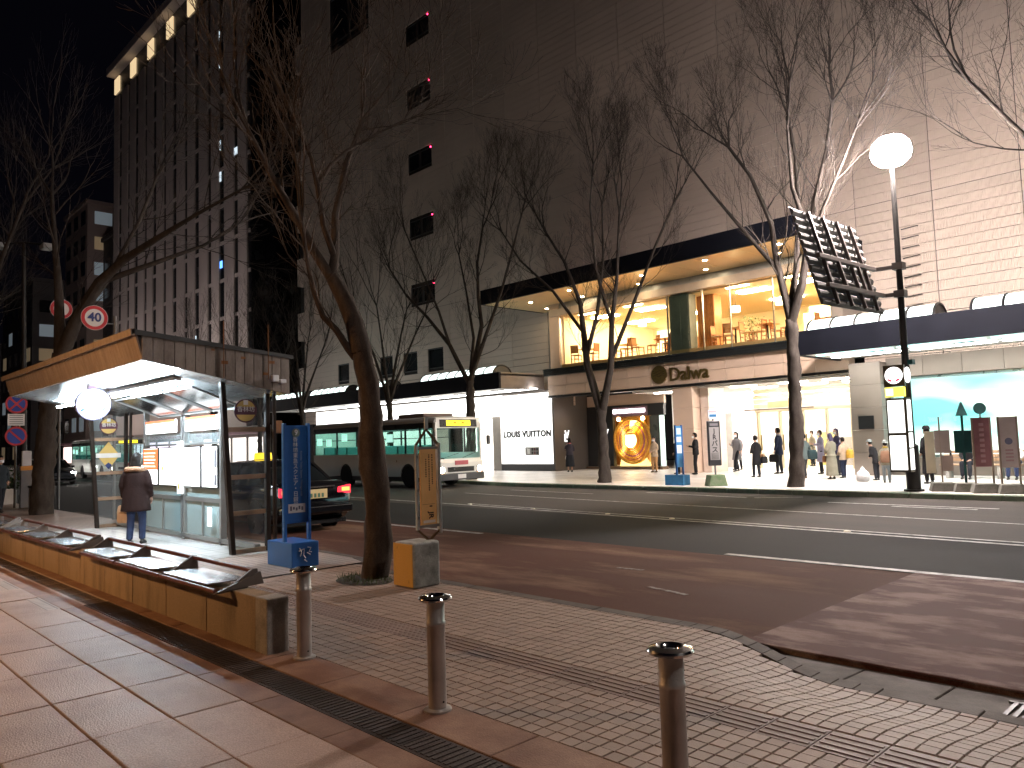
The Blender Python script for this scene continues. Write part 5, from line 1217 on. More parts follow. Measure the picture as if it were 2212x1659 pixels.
def make_bus(label,x,y,z):
    t=thing('bus',label,'bus',(x,y,z),0,'buses'); L=9.0; W=2.3
    def arch(x0,x1,z0,z1,cs,r):
        p=[(x0,z1),(x0,z0)]
        for c in cs:
            for k in range(13):
                a=PI-PI*k/12; p.append((c+r*math.cos(a),max(z0,.42+r*math.sin(a))))
        p += [(x1,z0),(x1,z1)]; return p
    for y0,y1 in ((0,.05),(W-.05,W)): MB().prism(arch(-L,-.06,.30,1.32,(-6.3,-1.75),.52),'y',y0,y1).build('side_panel',busw,t)
    for y0,y1 in ((.01,.05),(W-.05,W-.01)):
        MB().box(-L,-.1,y0,y1,2.28,2.50).build('window_header',blk,t)
        for xx in (-8.98,-7.05,-5.35,-3.65,-1.95,-1.0,-.14): MB().box(xx,xx+.09,y0,y1,1.32,2.28).build('window_pillar',blk,t)
    for a,bb in ((-8.89,-7.05),(-6.96,-5.35),(-5.26,-3.65),(-3.56,-1.95),(-1.86,-1.0),(-.91,-.14)):
        for yy in (.02,W-.028): 
            g=MB().box(a,bb,yy,yy+.008,1.32,2.28).build('side_window',tint,t)
            if bb<-1.9: MB().box(a,bb,yy-.004,yy+.012,1.93,1.96).build('window_bar',blk,g)
    # roof with rounded edges
    prof=[(0,2.50),(.0,2.56),(.06,2.66),(.2,2.72),(W/2,2.75),(W-.2,2.72),(W-.06,2.66),(W,2.56),(W,2.50)]
    MB().loft([[(-L,p,q) for p,q in prof],[(-.35,p,q) for p,q in prof],[(-.05,p,q-.03) for p,q in prof]],True).build('roof',busg,t,True)
    MB().box(-2.9,-1.2,.4,W-.4,2.74,2.90).build('air_conditioner',M('ac_brown',(.16,.12,.10),.6),t,False,.05)
    MB().box(-L-.02,-L+.02,.02,W-.02,.30,2.5).build('rear_panel',busw,t)
    # front
    MB().prism([(.0,.30),(.10,.42),(.12,.95),(.04,1.10),(-.06,1.10),(-.06,.30)],'y',.02,W-.02).build('front_panel',busw,t,False,.02)
    MB().box(.05,.17,.0,W,.28,.55).build('bumper',M('bumper_dark',(.07,.075,.08),.5),t,False,.03)
    MB().box(.115,.135,.5,W-.5,.60,.78).build('grille',blk,t)
    q=MB(); q.add([(.035,.08,1.11),(.035,W-.08,1.11),(-.02,W-.1,2.26),(-.02,.1,2.26)],[(0,1,2,3)]); ws=q.build('windscreen',GLASS('bus_screen',(.75,.80,.80),.08),t)
    MB().bar((.05,.3,1.12),(.045,1.1,1.3),.015).bar((.05,1.3,1.12),(.045,2.0,1.32),.015).build('wiper',blk,ws)
    for yy in (.0,W-.09): MB().box(-.12,.03,yy,yy+.09,1.08,2.5).build('corner_pillar',busw,t,False,.02)
    q=MB().prism([(-.06,2.26),(.03,2.27),(.0,2.66),(-.06,2.68)],'y',.06,W-.06).build('destination_case',busw,t,False,.02)
    o=MB().prism([(.03,2.31),(.036,2.31),(.013,2.60),(.007,2.60)],'y',.22,W-.22).build('destination_screen',blk,t)
    q=MB().prism([(.037,2.36),(.04,2.36),(.022,2.56),(.019,2.56)],'y',.55,W-.55).build('destination_text',EM('led_yellow',(1,.80,.03),1.0),o)
    rg=random.Random(2)
    for k in range(5): MB().box(.034,.045,.72+k*.2,.82+k*.2,2.43,2.46+.05*(k%2)).build('destination_glyph',M('led_dim',(.45,.30,.02),.5),o)
    MB().box(.12,.14,.85,1.5,.86,1.02).build('front_plate',M('plate_red',(.5,.12,.14),.5),t)
    MB().box(.16,.18,.95,1.35,.34,.5).build('number_plate',whitep,t)
    for yy in (.22,W-.22):
        o=MB().lathe([(.15,.10),(.15,.135)],(0,yy,.68),20,'x').build('headlight_case',steel,t); MB().lathe([(.115,.136),(.10,.146),(.0,.15)],(0,yy,.68),20,'x').build('headlight',EM('headlight',(1,.92,.74),22),o,True)
        MB().box(.12,.145,yy-.12,yy+.12,.50,.56).build('indicator',EM('indicator',(1,.45,.08),.8),t)
    for yy,s in ((-.22,-1),(W+.22,1)):
        MB().tube([(.0,yy-s*.2,2.2),(.15,yy-s*.05,2.15),(.2,yy,1.95)],.02,6).build('mirror_arm',blk,t); MB().obox((.2,yy,1.78),(.08,.18,.36)).build('mirror',blk,t,False,.03)
    # interior
    MB().box(-L+.05,-.3,.06,W-.06,.55,.62).build('floor',busg,t); MB().box(-L+.05,-.3,.06,W-.06,2.46,2.49).build('ceiling',whitep,t)
    for yy in (.5,W-.5): MB().box(-L+.3,-.8,yy-.06,yy+.06,2.42,2.455).build('cabin_light',EM('cabin_light',(.60,1.,.90),8.0),t)
    sm=M('bus_seat',(.10,.30,.29),.7)
    for k in range(7):
        for yy in (.12,1.4): MB().box(-8.3+k*.95,-7.9+k*.95,yy,yy+.78,.62,1.05).box(-8.36+k*.95,-8.24+k*.95,yy,yy+.78,1.05,1.65).build('seat',sm,t,False,.04)
    MB().box(-.75,-.3,.1,.7,.6,1.15).build('driver_seat',blk,t,False,.04)
    for k,(xx,zz) in enumerate(((-8.7,1.75),(-7.9,1.7),(-6.6,1.9),(-3.2,1.8))): MB().box(xx,xx+.45,.012,.016,zz,zz+.32).build('window_notice',EM('notice_mint',(.45,.85,.72),.55),t)
    # faded print on the flank
    fl=M('print_rose',(.46,.36,.32),.5,0,.2,3); MB().ell([(0,0,0,.2,.2),(0,0,.01,.2,.2)],16)
    q=MB(); q.prism([(-4.35,.55),(-3.6,.50),(-3.55,.62),(-3.9,.72),(-4.0,.95),(-4.05,1.2),(-4.25,1.28),(-4.4,1.15),(-4.38,.9)],'y',-.006,-.002); q.build('flank_print',fl,t)
    q=MB(); q.prism([(-4.42,1.0),(-4.40,1.24),(-4.2,1.30),(-4.15,1.2),(-4.32,1.05)],'y',-.009,-.007); q.build('flank_print',M('print_dark',(.10,.08,.07),.6),t)
    for xx in (-5.2,-2.5): MB().box(xx,xx+.04,-.004,-.001,1.0,1.08).build('side_lamp',M('lamp_amber_off',(.3,.15,.04),.4),t)
    MB().box(-L+.2,-.3,.06,W-.06,.25,.5).build('chassis',blk,t)
    for xx in (-6.3,-1.75):
        wheel(t,xx,.15,.44,.28,-1); wheel(t,xx,W-.15,.44,.28,1)
        for yy in (.06,W-.56): MB().box(xx-.5,xx+.5,yy,yy+.5,.5,.94).build('wheel_housing',blk,t)
    return t
bus=make_bus('white city bus with yellow destination sign pulling in before the boutique',-22.95,18.0,-.12)
dup(bus,(-55.5,16.2,-.12),0,'distant bus with lit headlamps and a yellow sign, left of the shelter','buses')

def rrect(x0,x1,w_,r,n=5):
    pts=[]
    for cx,cy,a0 in ((x1-r,w_-r,0),(x0+r,w_-r,90),(x0+r,-w_+r,180),(x1-r,-w_+r,270)):
        for k in range(n): a=R(a0+90*k/(n-1)); pts.append((cx+r*math.cos(a),cy+r*math.sin(a)))
    return pts
def make_car(label,x,y,z,rz,paint_,taxi=False,head=False,tail=False,group=None):
    t=thing('taxi' if taxi else 'car',label,'taxi' if taxi else 'car',(x,y,z),rz,group); 
    st=[(-2.36,.74,.42,.72),(-2.32,.80,.36,.90),(-2.22,.84,.26,.985),(-1.95,.86,.20,1.01),(-1.5,.865,.2,1.0),(-1.0,.87,.2,.99),(0,.87,.2,.97),(.8,.865,.2,.96),(1.2,.86,.2,.95),(1.6,.85,.2,.90),(2.0,.82,.22,.84),(2.2,.78,.28,.76),(2.32,.70,.36,.66)]
    rings=[]
    for (xx,w_,zl,zb) in st:
        h=[(0,zl),(.86*w_,zl),(w_*.97,zl+.08),(w_,(zl+zb)/2),(w_*.985,zb-.14),(w_*.93,zb-.03),(w_*.80,zb),(0,zb+.025)]
        ring=[(xx,yy,zz) for yy,zz in h]+[(xx,-yy,zz) for yy,zz in h[-2:0:-1]]
        rings.append(ring)
    MB().loft(rings).build('body',paint_,t,True)
    gl_=M('car_glass',(.010,.013,.014),.06)
    lo=rrect(-1.72,1.15,.79,.16); mi=rrect(-1.28,.62,.68,.16); hi=rrect(-1.02,.36,.60,.16)
    MB().loft([[(a,b_,.965) for a,b_ in lo],[(a,b_,1.26) for a,b_ in mi],[(a,b_,1.415) for a,b_ in hi]]).build('windows',gl_,t,True)
    r0=rrect(-1.10,.46,.64,.18); r1=rrect(-.95,.30,.52,.2); r2_=rrect(-.7,.1,.3,.2)
    MB().loft([[(a,b_,1.385) for a,b_ in r0],[(a,b_,1.425) for a,b_ in r0],[(a,b_,1.455) for a,b_ in r1],[(a,b_,1.465) for a,b_ in r2_]]).build('roof',paint_,t,True)
    q=MB()
    for s in (-1,1):
        q.bar((-1.66,s*.75,.97),(-1.02,s*.60,1.41),.09,.04); q.bar((1.08,s*.75,.97),(.34,s*.60,1.41),.06,.04); q.bar((-.25,s*.79,.97),(-.25,s*.61,1.41),.06,.03)
    q.build('pillars',paint_,t)
    for s in (-1,1):
        for xx in (-1.42,1.38): wheel(t,xx,s*.76,.31,.2,s); MB().lathe([(.36,s*.855),(.36,s*.868)],(xx,0,.31),24,'y').build('wheel_arch',blk,t)
        MB().obox((.75,s*.95,1.0),(.1,.18,.12)).build('mirror',paint_,t,False,.03)
        for xx in (-.7,.35): MB().box(xx,xx+.16,s*.872-.012,s*.872+.012,.83,.86).build('door_handle',chrome,t)
        MB().prism([(s*.46,.72),(s*.80,.74),(s*.80,.92),(s*.50,.88)],'x',-2.35,-2.28).build('tail_light',EM('tail_red',(1,.03,.06),.7) if tail else M('tail_off',(.25,.01,.02),.3),t,False,.01)
        if tail: MB().box(-2.362,-2.35,min(s*.58,s*.76),max(s*.58,s*.76),.79,.87).build('brake_lamp',EM('tail_amber',(1,.38,.08),1.2),t)
        MB().box(2.2,2.30,min(s*.48,s*.72),max(s*.48,s*.72),.60,.72).build('headlight',EM('headlight_car',(1,.95,.88),130) if head else whitep,t,False,.02)
    MB().box(-2.44,-2.25,-.80,.80,.36,.54).build('rear_bumper',paint_,t,False,.05); MB().box(2.2,2.40,-.74,.74,.32,.50).build('front_bumper',paint_,t,False,.05)
    MB().box(-2.45,-2.40,-.78,.78,.50,.52).box(-2.36,-2.33,-.42,.42,.895,.92).build('chrome_strip',chrome,t)
    o=MB().box(-2.372,-2.35,-.23,.23,.68,.86).build('number_plate',M('plate_gold',(.6,.45,.22),.5,0,.05,emit=.08,ecol=(1,.75,.35)) ,t)  # faint glow stands in for lamplight on the plate
    for k in range(4): MB().box(-2.376,-2.3725,-.15+k*.085,-.10+k*.085,.70,.78).build('plate_digit',M('plate_digit',(.1,.2,.12),.5),o)
    MB().box(-2.3,2.2,-.7,.7,.16,.24).build('underbody',blk,t)
    if taxi:
        o=MB().prism([(-.14,1.46),(.14,1.46),(.11,1.62),(-.11,1.62)],'y',-.16,.16).build('roof_lamp',EM('taxi_lamp',(1,.66,.03),.7),t,False,.02); MB().box(-.15,.15,-.18,.18,1.455,1.475).build('lamp_foot',blk,o)
    return t
black_p=M('car_black',(.008,.008,.010),.12,.2,.1,coat=1)
make_car('black taxi with glowing tail lamps and an amber roof lamp, behind the shelter',-16.42,7.98,-.12,PI,black_p,taxi=True,tail=True)
silver=M('car_silver',(.35,.36,.38),.25,.7,.05,coat=.6); whitec=M('car_white',(.6,.6,.6),.25,0,.05,coat=.6); darkc=M('car_dark',(.03,.035,.045),.2,.3,.05,coat=.8)
make_car('dark car with dazzling headlights coming up the street, left of the shelter post',-52,12.0,-.12,0,darkc,head=True,group='oncoming cars')
make_car('silver car with headlights on at the left edge of the picture',-62.5,10.5,-.12,0,silver,head=True,group='oncoming cars')
make_car('pale car with headlights on, farthest of the oncoming cars',-66,14.2,-.12,0,whitec,head=True,group='oncoming cars')
make_car('dark car showing red tail lamps between the shelter posts',-56,12.4,-.12,PI,darkc,tail=True,group='cars driving away')
make_car('white car showing red tail lamps, farthest of those driving away',-75,9.6,-.12,PI,whitec,tail=True,group='cars driving away')
# ------------------------------------------------------------------ people
skin=M('skin',(.48,.29,.21),.5,0,.05); hairk=M('hair_black',(.012,.010,.009),.5,0,.2,20); eyem=M('eye_dark',(.01,.01,.01),.3); mask=M('mask_white',(.75,.77,.8),.7)
def cloth(n,c): return M('cloth_'+n,c,.85,0,.15,6,.5,45)
def P(v,s): return Vector(v)*s
def person(label,x,y,z,rz,h,top,bottom,shoes,hair=hairk,coat=.78,hem=.02,arms=('down','down'),legs=None,hood=False,skirt=None,hat=None,longhair=False,masked=True,seated=False,lean=0.,collar=None,bulk=1.,group='people waiting'):
    s=h/1.70; t=thing('person',label,'person',(x,y,z),rz,group)
    hipz=.90
    if seated: hipz=.50
    dz=hipz-.90
    A={'down':((.235,-.02,1.12),(.245,.06,.88)),'phone':((.225,.02,1.12),(.085,.27,1.17)),'front':((.235,.02,1.10),(.07,.22,1.0)),'pocket':((.265,-.07,1.12),(.19,.08,.93)),'lap':((.23,.06,1.13),(.10,.28,1.0)),'face':((.22,.08,1.13),(.06,.22,1.36))}
    lg=legs or ((.0,.0),(.0,.0))   # foot forward offsets
    b=MB(); tr=MB(); ct=MB()
    def L3(v): return Vector((v[0],v[1]+lean*max(0,v[2]-.9),v[2]+dz))*s
    # trunk
    rings=[(0,0,.80,.10,.085),(0,0,.86,.15,.105),(0,0,.95,.16,.11),(0,.005,1.06,.135,.10),(0,.01,1.2,.155,.11),(0,.005,1.31,.165,.105),(0,-.005,1.38,.13,.085),(0,-.005,1.42,.07,.06),(0,.0,1.46,.052,.055),(0,.012,1.52,.052,.056)]
    def ringset(rs,gr=0.): return [(c[0]*s,(c[1]+lean*max(0,c[2]-.9))*s,(c[2]+dz)*s,(c[3]+gr)*s,(c[4]+gr)*s) for c in rs]
    b.ell(ringset(rings),14)
    hc=L3((0,.02,1.60)); b.sphere(hc,.115*s,14,10,(.68,.84,1.0)); b.sphere(hc+Vector((0,.03,-.05))*s,.075*s,12,8,(.8,.9,.9))
    b.sphere(hc+Vector((0,.105,-.02))*s,.017*s,8,6,(.8,1,1.4))     # nose
    for sx in (-1,1): b.sphere(hc+Vector((sx*.078,-.005,-.005))*s,.026*s,8,6,(.4,.8,1.2))
    feet=[]
    for i,sx in enumerate((-1,1)):
        fo,ko=lg[i]
        if seated: hip,kn,an=Vector((sx*.09,0,.52)),Vector((sx*.11,.42,.50)),Vector((sx*.11,.42+fo,.09))
        else: hip,kn,an=Vector((sx*.085,0,.88)),Vector((sx*.095,fo*.5+.03+ko,.49)),Vector((sx*.095,fo,.085))
        hip,kn,an=hip*s,kn*s,an*s
        b.tube([hip,hip.lerp(kn,.5),kn,kn.lerp(an,.35)-Vector((0,.012*s,0)),an],[.085*s,.07*s,.052*s,.05*s,.036*s],12)
        tr.tube([hip+Vector((0,0,.03*s)),hip.lerp(kn,.5),kn,kn.lerp(an,.4),an+Vector((0,0,.01*s))],[.10*s,.088*s,.07*s,.066*s,.058*s],12)
        fp=[an+Vector((0,-.05,-.045))*s,an+Vector((0,.02,-.035))*s,an+Vector((0,.10,-.05))*s,an+Vector((0,.165,-.06))*s]
        b.tube(fp,[.035*s,.043*s,.036*s,.022*s],10); feet.append(an)
    tr.ell(ringset([(0,0,.84,.14,.11),(0,0,.90,.168,.12),(0,0,1.02,.155,.112)]),14)
    hands=[]
    for i,sx in enumerate((-1,1)):
        e,w_=A[arms[i]]; sh_=L3((sx*.165,-.005,1.345)); el=L3((sx*e[0],e[1],e[2])); wr=L3((sx*w_[0],w_[1],w_[2]))
        b.tube([sh_,sh_.lerp(el,.5),el,wr],[.052*s,.045*s,.038*s,.026*s],10)
        hd=(wr-el).normalized(); pc=wr+hd*.045*s; b.tube([wr,pc,wr+hd*.085*s],[.026*s,.036*s,.030*s],8)
        ct.tube([sh_+Vector((-sx*.03*s,0,.0)),sh_.lerp(el,.5),el,wr-hd*.0*s],[.075*s*bulk,.066*s*bulk,.058*s*bulk,.046*s*bulk],10); hands.append((wr,hd,sx))
    hemz=coat if skirt is None else .86
    rr=[(0,0,hemz,.185+hem,.135+hem),(0,0,.92,.178,.13),(0,.005,1.06,.165,.125),(0,.012,1.2,.18,.135),(0,.005,1.31,.188,.128),(0,-.005,1.39,.135,.10),(0,-.005,1.44,.078,.075)]
    if seated: rr=rr[1:]
    rr=[(c[0],c[1],c[2],c[3]*(bulk if c[2]<1.35 else 1),c[4]*(bulk if c[2]<1.35 else 1)) for c in rr]
    ct.ell(ringset(rr),16)
    def mk(mb,name,mats,vox,sub=None):
        me=evalmesh(mb.mesh(name,mats if not isinstance(mats,list) else mats[0]),[('REMESH',dict(mode='VOXEL',voxel_size=vox*s)),('SMOOTH',dict(factor=.5,iterations=4))])
        me.name=name; me.materials.clear()
        for q in (mats if isinstance(mats,list) else [mats]): me.materials.append(q)
        me.polygons.foreach_set('use_smooth',[True]*len(me.polygons)); return me
    big=h>1.53 and group=='person at the shelter'
    me=mk(b,'body',[skin,shoes],.013 if big else .02)
    for p in me.polygons:
        if p.center.z<.115*s: p.material_index=1
    # fingers rooted in the palms
    fb=MB()
    for wr,hd,sx in hands:
        o=hd.orthogonal().normalized(); up_=hd.cross(o)
        for k in range(4):
            r0=wr+hd*.075*s+up_*(k-1.5)*.016*s; ln=(.055,.07,.066,.05)[k]*s; cu=o*.35
            fb.tube([r0,r0+hd*ln*.5+cu*ln*.15,r0+(hd*.75+cu).normalized()*ln],[.0085*s,.008*s,.006*s],6)
        r0=wr+hd*.03*s+up_*.03*s; fb.tube([r0,r0+(hd+up_*.8).normalized()*.03*s,r0+(hd*1.3+up_*.6).normalized()*.055*s],[.010*s,.009*s,.007*s],6)
    fm_=fb.mesh('f',skin,True); bm=bmesh.new(); bm.from_mesh(me); bm.from_mesh(fm_); bm.to_mesh(me); bm.free()
    bo=bpy.data.objects.new('body',me); col.objects.link(bo); bo.parent=t
    def add(me,name):
        q=bpy.data.objects.new(name,me); col.objects.link(q); q.parent=t; return q
    add(mk(ct,'coat',top,.018 if big else .024),'coat')
    if skirt is not None:
        sk=MB(); sk.ell(ringset([(0,.0,skirt,.24,.20),(0,0,.7,.215,.165),(0,0,.92,.175,.128),(0,0,1.02,.16,.115)]),16); add(mk(sk,'skirt',bottom,.022),'skirt')
    else: add(mk(tr,'trousers',bottom,.018 if big else .024),'trousers')
    # hair: cap with the face left open
    hb=MB(); n=18; m_=9; rings=[]
    for i in range(1,m_+1):
        a=PI*.72*i/m_; ring=[]
        for k in range(n):
            an=2*PI*k/n; ca,sa=math.cos(an),math.sin(an)
            front=max(0,sa); zz=math.cos(a); rad=math.sin(a)
            if front>.25 and zz<.42: zz=.42; rad=math.sqrt(1-.42**2)*(1-.02)
            ring.append(hc+Vector((ca*rad*.118*.74,sa*rad*.118*.90-.006,zz*.122))*s)
        rings.append(ring)
    hb.loft(rings,False); hb.add([hc+Vector((0,0,.123*s))]+[tuple(p) for p in rings[0]],[(0,1+k,1+(k+1)%n) for k in range(n)])
    if longhair: hb.ell([(hc.x,hc.y-.055*s,hc.z-.24*s,.085*s,.03*s),(hc.x,hc.y-.06*s,hc.z-.12*s,.095*s,.045*s),(hc.x,hc.y-.05*s,hc.z+.0*s,.085*s,.055*s),(hc.x,hc.y-.04*s,hc.z+.06*s,.06*s,.05*s)],12)
    hb.build('hair',hair,t,True)
    eb=MB()
    for sx in (-1,1): eb.sphere(hc+Vector((sx*.032,.086,.008))*s,.0105*s,8,6,(1.3,.6,.8))
    eb.build('eyes',eyem,t,True)
    if masked:
        mb=MB(); q=[]
        for i in range(5):
            zz=-.02-.022*i; q.append([hc+Vector((math.sin(an)*.072,.028+math.cos(an)*(.088 if 0<i<4 else .078),zz))*s for an in [PI*(-.5+k/8) for k in range(9)]])
        mb.loft(q,False,False); mb.build('face_mask',mask,t,True)
    else:
        MB().tube([hc+Vector((-.022,.098,-.06))*s,hc+Vector((0,.104,-.063))*s,hc+Vector((.022,.098,-.06))*s],.005*s,6).build('mouth',M('lips',(.30,.10,.09),.5),t,True)
    if hood: MB().tube([L3((.16*math.cos(a),-.02+.13*math.sin(a),1.385+.03*math.sin(-a))) for a in [2*PI*k/14 for k in range(15)]],.048*s,8).build('hood',hood,t,True)
    if hat: 
        hb=MB(); hb.ell([(hc.x,hc.y,hc.z+.03*s,.135*s,.145*s),(hc.x,hc.y,hc.z+.04*s,.10*s,.115*s),(hc.x,hc.y,hc.z+.10*s,.095*s,.11*s),(hc.x,hc.y,hc.z+.145*s,.05*s,.06*s)],16); hb.build('hat',hat,t,True)
    if collar: MB().tube([L3((.075*math.cos(a),-.005+.07*math.sin(a),1.445)) for a in [2*PI*k/12 for k in range(13)]],.03*s,8).build('scarf',collar,t,True)
    t['_h']=h
    def wpt(v): 
        c,sn=math.cos(rz),math.sin(rz); return (x+c*v.x-sn*v.y,y+sn*v.x+c*v.y,z+v.z)
    return t,[wpt(wr+hd*.09*s) for wr,hd,sx in hands],wpt
def bag(label,loc,mt,w_=.30,d_=.12,h_=.24,drop=.16,rz=0,soft=.04,cat='bag'):
    t=thing('bag',label,cat,(loc[0],loc[1],loc[2]-drop-h_),rz,'bags')
    b=MB(); b.loft([[(a,c,zz) for a,c in [(px*k,py*k) for px,py in rrect(-w_/2,w_/2,d_/2,min(.05,d_*.45))]] for zz,k in ((0,.86),(.03,1.0),(h_*.6,1.0),(h_*.93,.86),(h_,.7))]); b.build('bag_body',mt,t,True)
    MB().tube([(-w_*.22,0,h_*.95),(-w_*.16,0,h_+drop*.8),(0,0,h_+drop),(w_*.16,0,h_+drop*.8),(w_*.22,0,h_*.95)],.010,6).build('handle',mt,t,True)
    return t
def plastic_bag(label,loc,sz=.34,mt=None):
    mt=mt or M('plastic_white',(.75,.76,.78),.4,0,.1,10,.6,25); t=thing('shopping_bag',label,'shopping bag',(loc[0],loc[1],max(0.,loc[2]-sz-.02)),0,'bags')
    rg=random.Random(6); zz=[(0,.10),(.03,.15),(.14,.17),(.22,.13),(.28,.06),(.34,.03)]
    MB().loft([[(r*(1+rg.uniform(-.12,.12))*math.cos(2*PI*k/14)*sz/.34,r*.75*(1+rg.uniform(-.12,.12))*math.sin(2*PI*k/14)*sz/.34,z*sz/.34) for k in range(14)] for z,r in zz]).build('bag_body',mt,t,True)
    MB().tube([(-.03,0,sz*.95),(0,0,sz+.04),(.03,0,sz*.95)],.008,5).build('handle',mt,t)
FE=lambda deg:R(deg)      # rz=0 faces +Y; 90 faces -X; -90 faces +X; 180 faces -Y
G_='people waiting across the road'
bkc=cloth('black',(.016,.016,.018)); nvy=cloth('navy',(.02,.026,.05)); gry=cloth('grey',(.17,.17,.18)); bei=cloth('beige',(.42,.33,.24)); oli=cloth('olive',(.22,.21,.16)); lav=cloth('lavender',(.30,.28,.38)); grn=cloth('greygreen',(.10,.13,.13)); tan=cloth('tan',(.42,.23,.10)); wht=cloth('white',(.62,.62,.60)); drk=cloth('dark',(.022,.024,.03)); prp=cloth('purple',(.05,.045,.085)); brn=cloth('brown',(.018,.009,.008)); jean=cloth('jeans',(.03,.042,.09)); shk=M('shoe_black',(.02,.018,.017),.4); shb=M('shoe_brown',(.12,.07,.04),.5)
# woman in the shelter
t,hd,wp=person('woman from behind in a dark brown padded coat with fur hood, in the shelter',-14.35,4.62,0,R(48),1.58,brn,jean,shk,coat=.62,hem=.02,bulk=1.35,arms=('down','down'),hood=M('fur_tan',(.34,.20,.12),.95,0,.4,40,1,120),legs=((-.05,0),(.05,0)),longhair=True,masked=False,group='person at the shelter')
bag('tan carrier bag with a dark print held by the woman in the shelter',hd[0],M('bag_tan',(.50,.33,.20),.6,0,.15,8),.30,.14,.30,.06,.3)
person('person in dark clothes walking at the far left beside the no parking post',-26.2,4.75,0,R(-70),1.62,cloth('slate',(.035,.045,.055)),drk,shk,coat=.72,arms=('pocket','pocket'),legs=((-.12,0),(.16,.05)),masked=True,group='passers-by')
t,hd,wp=person('woman with a white bag and dark skirt standing by the boutique corner',-24.8,27.6,0,R(60),1.62,cloth('plum',(.05,.045,.06)),drk,shk,coat=.62,arms=('face','front'),skirt=.28,collar=cloth('rose',(.5,.16,.16)),longhair=True,group=G_)
plastic_bag('white bag held by the woman at the boutique corner',hd[1],.36)
person('woman in a beige coat with folded arms, left of the stone pier',-20.3,28.2,0,R(170),1.56,bei,cloth('camel',(.46,.26,.12)),shb,coat=.74,arms=('front','front'),legs=((.0,0),(.06,0)),group=G_)
person('figure in black half hidden behind the small blue stop sign',-18.3,27.0,0,R(150),1.60,drk,drk,shk,coat=.72,arms=('down','pocket'),group=G_)
person('man in a black jacket reading his phone beside the lit side of the pier',-17.35,26.9,0,R(120),1.67,bkc,bkc,shk,coat=.80,hem=.0,arms=('phone','pocket'),legs=((.0,0),(.05,0)),group=G_)
person('woman in a long grey coat walking out of the entrance',-16.9,29.3,0,R(165),1.66,gry,drk,shk,coat=.50,hem=.05,arms=('down','phone'),legs=((.2,.04),(-.15,0)),longhair=True,collar=drk,group=G_)
person('person in dark clothes walking just behind the woman in the long grey coat',-17.6,30.6,0,R(175),1.64,cloth('mauve',(.20,.15,.16)),drk,shk,coat=.62,arms=('down','front'),legs=((-.1,0),(.15,0)),group=G_)
t,hd,wp=person('woman in a short black coat with a tan handbag, right of the JR stop',-14.0,25.6,0,R(75),1.50,bkc,drk,shk,coat=.50,hem=.03,arms=('front','down'),legs=((.08,0),(-.05,0)),group=G_)
bag('tan leather handbag carried by the woman in the short black coat',wp(Vector((.26,.02,.92))),M('leather_tan',(.42,.22,.09),.45,0,.15,8),.34,.14,.22,.10,R(75+80))
bag('black shoulder bag behind the woman in the short black coat',wp(Vector((.22,-.16,.86))),bkc,.30,.12,.24,.12,R(75))
t,hd,wp=person('man in a dark blue suit coat holding a briefcase, left of the tallest tree',-14.3,27.9,0,R(95),1.76,nvy,drk,shk,coat=.70,arms=('down','down'),legs=((.04,0),(-.04,0)),masked=False,collar=cloth('greyscarf',(.3,.3,.33)),group=G_)
bag('black briefcase held by the man in the dark blue suit coat',hd[0],bkc,.40,.10,.30,.06,R(95+90))
t,hd,wp=person('woman in a grey green jacket with a dark shoulder bag, right of the tallest tree',-12.15,25.5,0,R(80),1.52,grn,cloth('charcoal',(.04,.042,.045)),shb,coat=.72,arms=('front','pocket'),legs=((-.08,0),(.1,0)),group=G_)
bag('dark green shoulder bag of the woman in the grey green jacket',wp(Vector((.24,-.12,1.12))),cloth('bottle',(.03,.05,.055)),.46,.18,.32,.16,R(80))
person('woman in a long lavender coat looking at her phone',-12.7,28.0,0,R(130),1.62,lav,drk,shk,coat=.48,hem=.05,arms=('phone','phone'),legs=((.05,0),(-.05,0)),group=G_)
t,hd,wp=person('woman with a dark hood of hair and long olive coat, seen from the side',-11.05,25.1,0,R(70),1.50,oli,oli,shk,coat=.30,hem=.05,arms=('front','front'),skirt=.14,longhair=True,hair=cloth('scarf_violet',(.06,.055,.10)),group=G_)
bag('brown handbag in front of the woman in the long olive coat',hd[1],M('leather_brown',(.26,.11,.05),.45),.26,.12,.22,.08,R(70))
person('tall person in a dark purple jacket beside the grey stone pier',-11.75,27.2,0,R(140),1.66,prp,drk,shk,coat=.76,arms=('front','pocket'),longhair=True,hair=cloth('hair_violet',(.05,.04,.08)),group=G_)
t,hd,wp=person('small woman in a beige jacket and dark wide trousers before the stone pier',-10.95,25.8,0,R(75),1.36,bei,nvy,shk,coat=.76,arms=('front','down'),legs=((0,0),(.05,0)),group=G_)
bag('yellow and black bag on the back of the small woman in beige',wp(Vector((.02,-.24,1.0))),M('bag_yellow',(.55,.32,.04),.5,0,.3,12),.26,.16,.28,.05,R(75))
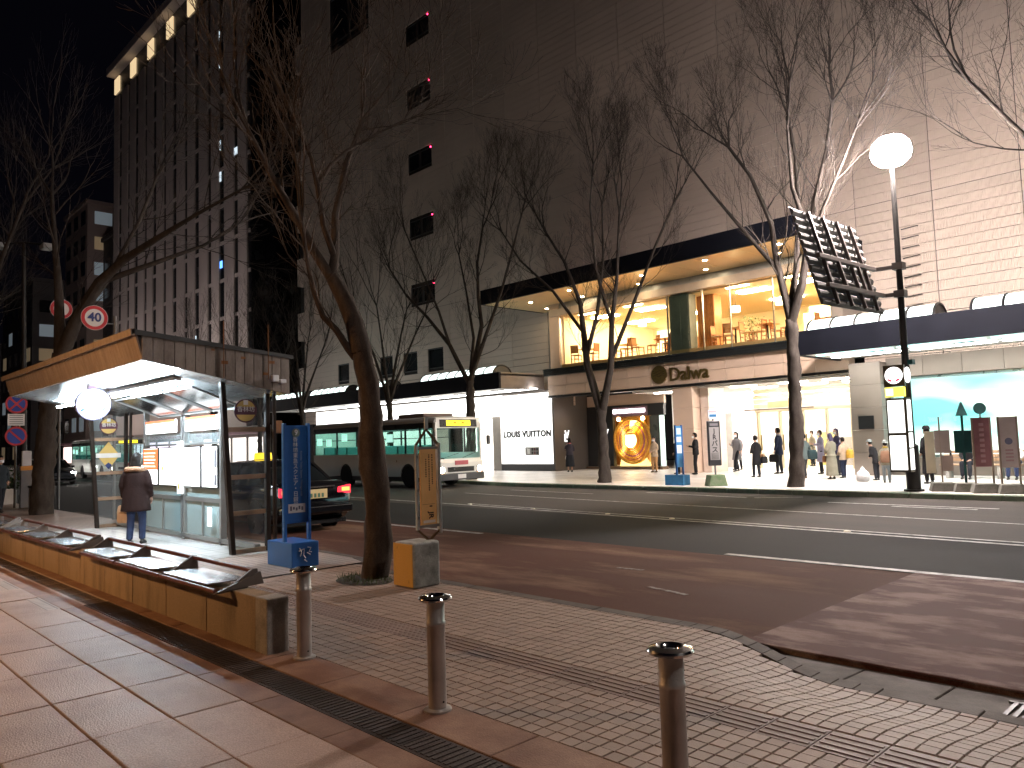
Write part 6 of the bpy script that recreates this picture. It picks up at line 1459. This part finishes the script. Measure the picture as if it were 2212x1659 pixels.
person('child in olive coat, grey hat and brown backpack, left of the timetable box',-8.85,23.8,0,R(20),1.24,oli,cloth('greyjean',(.22,.26,.28)),shk,coat=.72,arms=('down','front'),hat=cloth('hat_grey',(.30,.33,.32)),collar=cloth('mustard',(.5,.36,.08)),group=G_)
bag('brown backpack worn by the child in the grey hat',(-8.78,23.62,.98),cloth('backpack_brown',(.22,.13,.085)),.30,.14,.34,.03,R(20))
person('person in black with a grey knitted hat bending beside the child',-9.55,24.9,0,R(80),1.26,bkc,drk,shk,coat=.70,arms=('front','front'),lean=.35,hat=cloth('hat_grey2',(.22,.25,.25)),group=G_)
plastic_bag('large white shopping bag standing on the far pavement beside the hatted pair',(-9.75,24.3,.45),.44)
person('person in a long black coat and cap, right of the lit timetable box',-7.65,23.7,0,R(60),1.62,bkc,bkc,shk,coat=.30,hem=.03,arms=('pocket','front'),hat=bkc,collar=wht,group=G_)
person('seated woman in a white top and jeans on the bench between two stop boards',-6.15,26.35,0,R(180),1.58,wht,jean,shk,arms=('lap','lap'),seated=True,legs=((.02,0),(.06,0)),group='people on the bench')
person('seated figure in black on the bench behind the green stop post',-7.35,26.35,0,R(180),1.66,bkc,drk,shk,arms=('lap','lap'),seated=True,legs=((.04,0),(.0,0)),masked=True,longhair=True,group='people on the bench')
person('seated figure in dark teal at the right edge of the picture',-5.35,26.35,0,R(180),1.6,cloth('darkteal',(.02,.05,.065)),drk,shk,arms=('lap','front'),seated=True,legs=((.03,0),(.05,0)),group='people on the bench')
for i,(x,y,c,a) in enumerate([(-15.8,34.0,(.3,.25,.2),150),(-13.4,34.6,(.12,.12,.14),200)]):
    person(['shop assistant in brown standing inside behind the entrance doors','customer in dark grey inside behind the entrance doors'][i],x,y,0,R(a),1.62,cloth('in_%d'%i,c),drk,shk,coat=.74,arms=('front','down'),group='people inside the store')
bpy.data.scenes.remove(tmp)

for n_ in ('fascia_navy','sign_galv','sign_rib','hair_black','shelter_frame','bark','bark_grey','stop_green','lamp_paint'):
    MAT[n_].node_tree.nodes['Principled BSDF'].inputs['Specular IOR Level'].default_value=.12
for n_ in MAT:
    if n_.startswith('cloth_'): MAT[n_].node_tree.nodes['Principled BSDF'].inputs['Specular IOR Level'].default_value=.12
